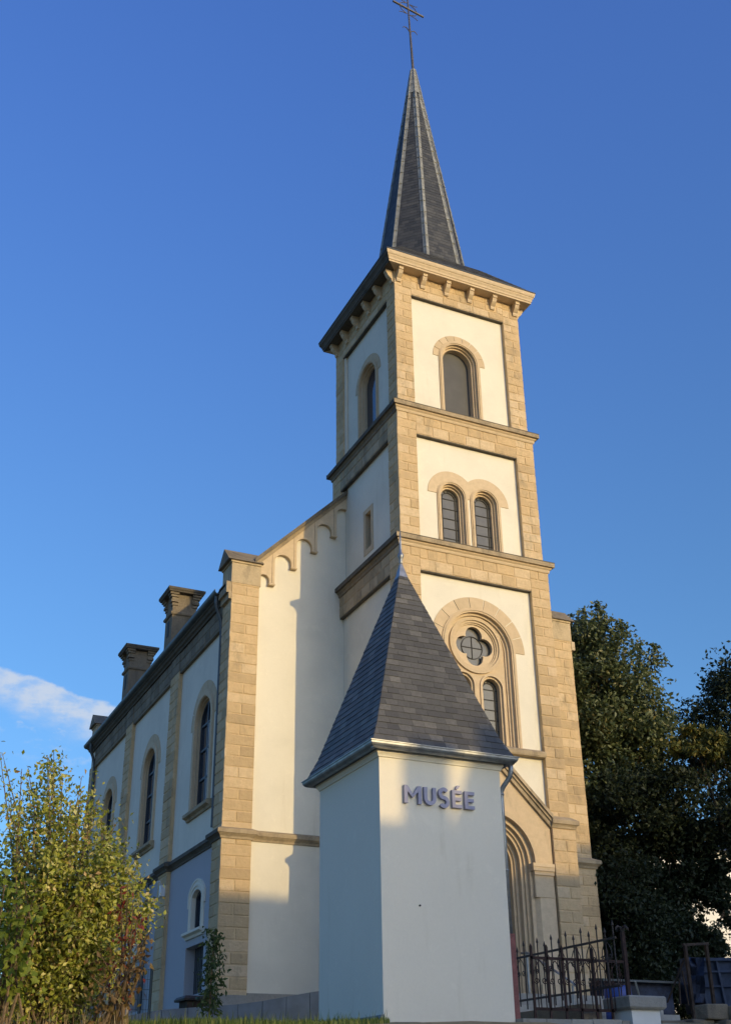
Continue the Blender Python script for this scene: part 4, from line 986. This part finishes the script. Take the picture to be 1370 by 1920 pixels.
tree('maple_tree', (10.3, 7.2, .2), 12, [cz(1110, 1272, 37, 1.6, 1.6, 1.7), cz(1165, 1330, 36.5, 1.75, 1.7, 1.9), cz(1060, 1330, 38, 1.9, 1.9, 2.4), cz(1215, 1420, 36, 1.35, 1.5, 1.2), cz(1120, 1450, 37, 2.2, 2.0, 1.9), cz(1085, 1240, 38, 1.0, 1.0, .8)], 1, 'tree_leaf',
     'tall upright green tree directly right of the church tower', nleaf=38000, lsize=.16, nb=190, spikes=34, sigma=.62)
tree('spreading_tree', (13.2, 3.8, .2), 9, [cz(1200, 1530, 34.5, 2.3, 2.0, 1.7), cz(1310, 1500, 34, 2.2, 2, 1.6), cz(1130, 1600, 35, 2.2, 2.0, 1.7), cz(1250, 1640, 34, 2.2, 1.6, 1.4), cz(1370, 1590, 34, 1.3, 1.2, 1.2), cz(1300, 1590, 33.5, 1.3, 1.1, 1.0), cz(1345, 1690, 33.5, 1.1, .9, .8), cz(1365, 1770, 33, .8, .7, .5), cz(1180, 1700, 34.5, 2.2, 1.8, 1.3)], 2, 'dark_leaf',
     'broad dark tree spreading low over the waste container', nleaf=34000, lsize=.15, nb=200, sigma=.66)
tree('yellowing_tree', (13.0, 2.6, .2), 7.5, [cz(1298, 1390, 33.5, .75, .8, .45), cz(1360, 1400, 33.5, .7, .8, .5)], 3, 'autumn_leaf',
     'yellowing treetop catching light between the two taller trees', nleaf=4000, lsize=.15, nb=30, sigma=.8, trunk_r=.1)
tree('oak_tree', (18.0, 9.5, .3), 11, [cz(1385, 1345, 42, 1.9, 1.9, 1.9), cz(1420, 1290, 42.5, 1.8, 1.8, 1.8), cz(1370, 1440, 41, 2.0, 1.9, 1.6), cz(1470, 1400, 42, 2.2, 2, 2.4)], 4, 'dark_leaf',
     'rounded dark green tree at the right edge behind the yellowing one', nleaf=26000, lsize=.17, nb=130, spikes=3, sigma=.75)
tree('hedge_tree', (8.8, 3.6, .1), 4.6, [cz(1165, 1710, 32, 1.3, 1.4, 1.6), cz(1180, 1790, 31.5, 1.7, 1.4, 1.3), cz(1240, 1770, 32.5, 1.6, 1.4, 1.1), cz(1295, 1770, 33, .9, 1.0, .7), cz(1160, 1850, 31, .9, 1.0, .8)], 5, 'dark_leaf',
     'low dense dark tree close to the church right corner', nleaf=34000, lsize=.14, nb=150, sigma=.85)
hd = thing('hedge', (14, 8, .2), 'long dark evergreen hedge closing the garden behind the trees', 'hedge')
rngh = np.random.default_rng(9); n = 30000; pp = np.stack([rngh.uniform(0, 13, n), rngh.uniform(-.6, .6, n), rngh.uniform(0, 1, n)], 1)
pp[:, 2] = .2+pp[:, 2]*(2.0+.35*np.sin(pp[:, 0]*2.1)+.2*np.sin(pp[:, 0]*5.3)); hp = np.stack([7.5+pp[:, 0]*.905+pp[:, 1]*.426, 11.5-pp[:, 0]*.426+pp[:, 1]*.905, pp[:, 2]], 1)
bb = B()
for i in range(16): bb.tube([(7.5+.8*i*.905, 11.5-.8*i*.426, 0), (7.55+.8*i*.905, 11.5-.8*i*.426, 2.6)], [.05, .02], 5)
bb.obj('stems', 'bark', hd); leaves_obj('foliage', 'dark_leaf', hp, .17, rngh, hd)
# pale house glimpsed through the leaves
hs = thing('pale_house', (27, 22, .5), 'pale house wall glimpsed through gaps in the right trees', 'house')
bb = B(); bb.box(22.5, 33, 20, 28, 0, 9.6); bb.obj('wall', 'render_pale', hs)
bb = B(); bb.add([(22.1, 19.6, 9.6), (33.4, 19.6, 9.6), (33.4, 28.4, 9.6), (22.1, 28.4, 9.6), (22.1, 24, 11), (33.4, 24, 11)], [(0, 1, 5, 4), (2, 3, 4, 5), (0, 4, 3), (1, 2, 5), (0, 3, 2, 1)]); bb.obj('roof', 'old_slate', hs)

# sapling by the nave corner
rng = np.random.default_rng(11); sx0, sy0 = -7.62, -5.3; sz0 = gz(sx0, sy0)
t = thing('sapling', (sx0, sy0, sz0), 'slender young tree with drooping leaves before the church corner', 'sapling')
bb = B(); bb.tube([(sx0, sy0, sz0-.1), (sx0+.01, sy0, sz0+.7), (sx0+.03, sy0, sz0+1.55)], [.018, .014, .005], 6); P = []
for k in range(26):
    z = .22+1.3*k/25; a = k*2.4; r_ = .15*(1-.55*(z/1.6)**2)*rng.uniform(.7, 1.2); q = np.array([sx0+.02*z+r_*math.cos(a), sy0+r_*math.sin(a), sz0+z])
    bb.tube([(sx0+.02*z, sy0, sz0+z-.05), tuple(q)], [.005, .002], 4, False); P.append(q+rng.normal(size=(24, 3))*np.array([.06, .06, .05]))
bb.obj('trunk', 'twig', t); leaves_obj('crown', 'sapling_leaf', np.concatenate(P), .10, rng, t, droop=.9, aspect=.4)

# the big sunlit bush on the left and its neighbours
def bush(name, base, stems, seed, mat, label, per, lsize, aspect=.6, spread=.07, cat='bush', droop=.2, bark='twig', nper=9):
    rng = np.random.default_rng(seed); t = thing(name, base, label, cat); bb = B(); P = []
    for (tx, ty, tz, dens, wid) in stems:
        b0 = np.array(base)+np.array([rng.uniform(-.25, .25), rng.uniform(-.2, .2), -.1]); tip = np.array([tx, ty, tz])
        mid_ = b0*.45+tip*.55+np.array([0, 0, .18])+rng.normal(size=3)*.06
        bb.tube([tuple(b0), tuple(mid_), tuple(tip)], [.018, .011, .003], 5, False)
        n = max(3, int(nper*np.linalg.norm(tip-b0)/1.5))
        for k in range(n):
            s_ = .28+.72*(k+rng.uniform(0, 1))/n; q = (1-s_)**2*b0+2*s_*(1-s_)*mid_+s_*s_*tip
            off_ = rng.normal(size=3)*wid*(1.15-s_*.85); e = q+off_
            bb.tube([tuple(q), tuple((q+e)/2+np.array([0, 0, .02])), tuple(e)], [.005, .003, .0015], 4, False)
            P.append(e+rng.normal(size=(max(2, int(per*dens*rng.uniform(.5, 1.5))), 3))*spread)
            P.append(q+(e-q)*rng.uniform(.2, 1, size=(max(1, int(per*dens*.4)), 1))+rng.normal(size=(max(1, int(per*dens*.4)), 3))*spread*.5)
    bb.obj('stems', bark, t); leaves_obj('foliage', mat, np.concatenate(P), lsize, rng, t, droop, aspect)
    return t
CB = Vector((-11.5, -12.0, -1.1))
rng0 = random.Random(21)
stems = []
for px, py, dn, wd in ((102, 1405, .4, .05), (108, 1440, .4, .06), (50, 1440, .3, .05), (150, 1462, .3, .06), (5, 1415, .15, .04), (185, 1490, .4, .07), (100, 1425, .5, .07), (45, 1450, .4, .07), (165, 1470, .5, .09), (20, 1480, .3, .07), (205, 1530, .7, .12), (130, 1490, .7, .1), (75, 1510, .8, .12), (225, 1590, .8, .12), (20, 1560, .8, .14), (150, 1560, 1, .16), (90, 1580, 1, .16), (190, 1620, 1, .16), (55, 1640, 1, .18), (120, 1650, 1, .18), (235, 1680, .7, .12), (170, 1700, 1, .18), (20, 1700, 1, .18), (90, 1720, 1, .18), (60, 1790, 1, .18), (130, 1780, 1, .18), (200, 1760, .9, .16), (280, 1690, .35, .08), (240, 1775, .6, .12), (288, 1690, .35, .06), (268, 1640, .4, .07), (250, 1600, .3, .06), (215, 1560, .5, .08), (30, 1520, .5, .1), (15, 1850, 1, .14), (60, 1870, 1, .14), (115, 1860, 1, .14), (165, 1870, .9, .12), (-20, 1860, 1, .15), (90, 1830, 1, .15), (40, 1820, 1, .15), (-40, 1600, 1, .2), (-60, 1720, 1, .2)):
    for r_ in range(2):
        q = cpt(px+rng0.uniform(-16, 16), py+rng0.uniform(-6, 26), 12.1+rng0.uniform(-.7, .8)); stems.append((q.x, q.y, q.z, dn*(.42 if py < 1570 else .85), wd))
bush('hazel_bush', tuple(CB), stems, 31, 'bush_leaf', 'large yellow-green bush in full sun at the lower left', 52, .056, .6, .085, nper=11)
stems = []
for px, py in ((12, 1640), (30, 1660), (15, 1680), (45, 1650), (25, 1700), (50, 1720), (10, 1760), (40, 1690), (70, 1665), (35, 1780), (-20, 1650), (5, 1830)):
    q = cpt(px, py, 11.0+rng0.uniform(-.2, .3)); stems.append((q.x, q.y, q.z, .8, .1))
q = cpt(10, 1925, 11.0); bush('bindweed', (q.x, q.y, gz(q.x, q.y)), stems, 32, 'lime_leaf', 'broad-leaved lime green climber over the bush at left edge', 6, .08, .75, .08, 'climber', .5)
stems = []
for px, py in ((228, 1668), (250, 1690), (262, 1705), (240, 1655)):
    q = cpt(px, py, 11.2+rng0.uniform(-.1, .2)); stems.append((q.x, q.y, q.z, .7, .06))
q = cpt(225, 1900, 11.5); bush('red_shrub', (q.x, q.y, gz(q.x, q.y)), stems, 33, 'red_leaf', 'small shrub with red leaves at the right side of the bush', 4, .075, .4, .05, 'shrub', .6)
stems = []
for px, py in ((190, 1790), (230, 1780), (265, 1770), (280, 1800), (285, 1740), (220, 1830), (170, 1830), (255, 1830), (200, 1860), (240, 1850), (275, 1745)):
    q = cpt(px, py, 11.1+rng0.uniform(-.2, .2)); stems.append((q.x, q.y, q.z, .8, .07))
q = cpt(215, 1925, 11.3); bush('dogwood_shrub', (q.x, q.y, gz(q.x, q.y)), stems, 34, 'brown_leaf', 'brown curling leaved shrub at the lower right of the bush', 5, .075, .55, .06, 'shrub', .7)
# dry grass under the bush, and the lawn edge
def blades(name, mat, pts, hts, seed, wid=.006, lean=.3):
    rng = np.random.default_rng(seed); n = len(pts); pts = np.array(pts); h = np.array(hts)[:, None]
    a = rng.uniform(0, 6.28, n); dr = np.stack([np.cos(a), np.sin(a), np.zeros(n)], 1); ln_ = rng.uniform(.1, 1, size=(n, 1))*lean
    sd_ = np.stack([-np.sin(a), np.cos(a), np.zeros(n)], 1)*wid
    m_ = pts+np.array([0, 0, .55])*h+dr*ln_*h*.3; tp = pts+np.array([0, 0, 1.])*h+dr*ln_*h
    V = np.stack([pts-sd_, pts+sd_, m_+sd_*.7, m_-sd_*.7, tp], 1).reshape(-1, 3)
    me = bpy.data.meshes.new(name); idx = (np.arange(n)*5)
    fs = [f for i in idx for f in ((i, i+1, i+2, i+3), (i+3, i+2, i+4))]
    me.from_pydata(V.tolist(), [], fs); me.materials.append(MAT[mat]); o = bpy.data.objects.new(name, me); COL.objects.link(o); return o
rr = random.Random(6); P = []; Hh = []
for i in range(1700):
    q = cpt(rr.uniform(-60, 240), 1915, rr.uniform(10.6, 13.2)); z = gz(q.x, q.y); P.append((q.x, q.y, z)); Hh.append(rr.uniform(.06, .20)+(.2 if rr.random() < .12 else 0))
tag(blades('dry_grass', 'straw', P, Hh, 41, .005, .5), 'dry straw coloured grass around the foot of the bush', 'grass', kind='stuff')
P = []; Hh = []
for i in range(9000):
    q = cpt(rr.uniform(170, 730), 1915, rr.uniform(12.5, 20.5)); z = gz(q.x, q.y)
    if q.x > MX-.05 and q.y > MY-.05: continue
    P.append((q.x, q.y, z)); Hh.append(rr.uniform(.04, .10)+(.1 if rr.random() < .03 else 0))
tag(blades('lawn', 'grass_blade', P, Hh, 42, .006, .5), 'short green lawn grass along the top of the bank', 'grass', kind='stuff')

# ------------------------------------------------------------------ unseen houses and trees added behind the viewer, shaped to cast the evening shade
def house(name, x0, x1, y0, y1, ze, zr, label, chims=()):
    h = thing(name, ((x0+x1)/2, (y0+y1)/2, -3.5), label, 'house', 'unseen shade-casting houses added behind the viewer')
    bb = B(); bb.box(x0, x1, y0, y1, -4, ze); bb.obj('wall', 'render_pale', h); ym = (y0+y1)/2
    bb = B(); bb.add([(x0-.3, y0-.4, ze), (x1+.3, y0-.4, ze), (x1+.3, y1+.4, ze), (x0-.3, y1+.4, ze), (x0-.3, ym, zr), (x1+.3, ym, zr)], [(0, 1, 5, 4), (2, 3, 4, 5), (0, 4, 3), (1, 2, 5), (0, 3, 2, 1)]); o = bb.obj('roof', 'roof_tile', h)
    for cx_, hz in chims:
        bb = B(); bb.box(cx_-.35, cx_+.35, ym-.3, ym+.3, zr-1, zr+hz); bb.obj('sun_blocker_chimney', 'roof_tile', o)
    return h
house('sun_blocker_house', 8.2, 13.2, -46.0, -38.0, 6.0, 9.75, 'unseen gabled house added across the street to shade the church foot')
house('sun_blocker_house', 13.9, 17.7, -46.0, -38.0, 6.0, 9.45, 'unseen gabled house added across the street to shade the portal foot')
house('sun_blocker_house', 18.3, 25.0, -46.2, -38.2, 7.6, 11.7, 'unseen tallest house added across the street to shade the right buttress')
house('sun_blocker_cottage', 4.6, 7.8, -44.5, -38.5, 5.4, 7.75, 'unseen low cottage added across the street to shade the pavilion wall', ((6.62, 1.35),))  # ridge and stack shaped to cut the sun patch on the pavilion
tree('sun_blocker_small_tree', (7.9, -37.0, -3.5), 12, [(7.75, -37.2, 6.9, .55, .5, 1.0), (8.3, -37.2, 7.6, .7, .6, 1.0), (6.55, -37.2, 7.5, .35, .4, .55)], 17, 'dark_leaf', 'unseen small tree added behind the viewer to soften the pavilion shade', nleaf=900, lsize=.16, nb=30, sigma=.8)  # sparse crown added to break up the edge of that sun patch
tree('sun_blocker_tall_tree', (27, -40, -3.5), 19, [(26, -40, 8.3, 4.2, 3, 6.5), (31, -40, 8, 4.5, 3, 6.5), (22.5, -40.5, 8.0, 2.2, 2, 4.5)], 7, 'dark_leaf', 'unseen tall tree added behind the viewer to shade the right garden', nleaf=16000, lsize=.5, nb=120, sigma=.8)
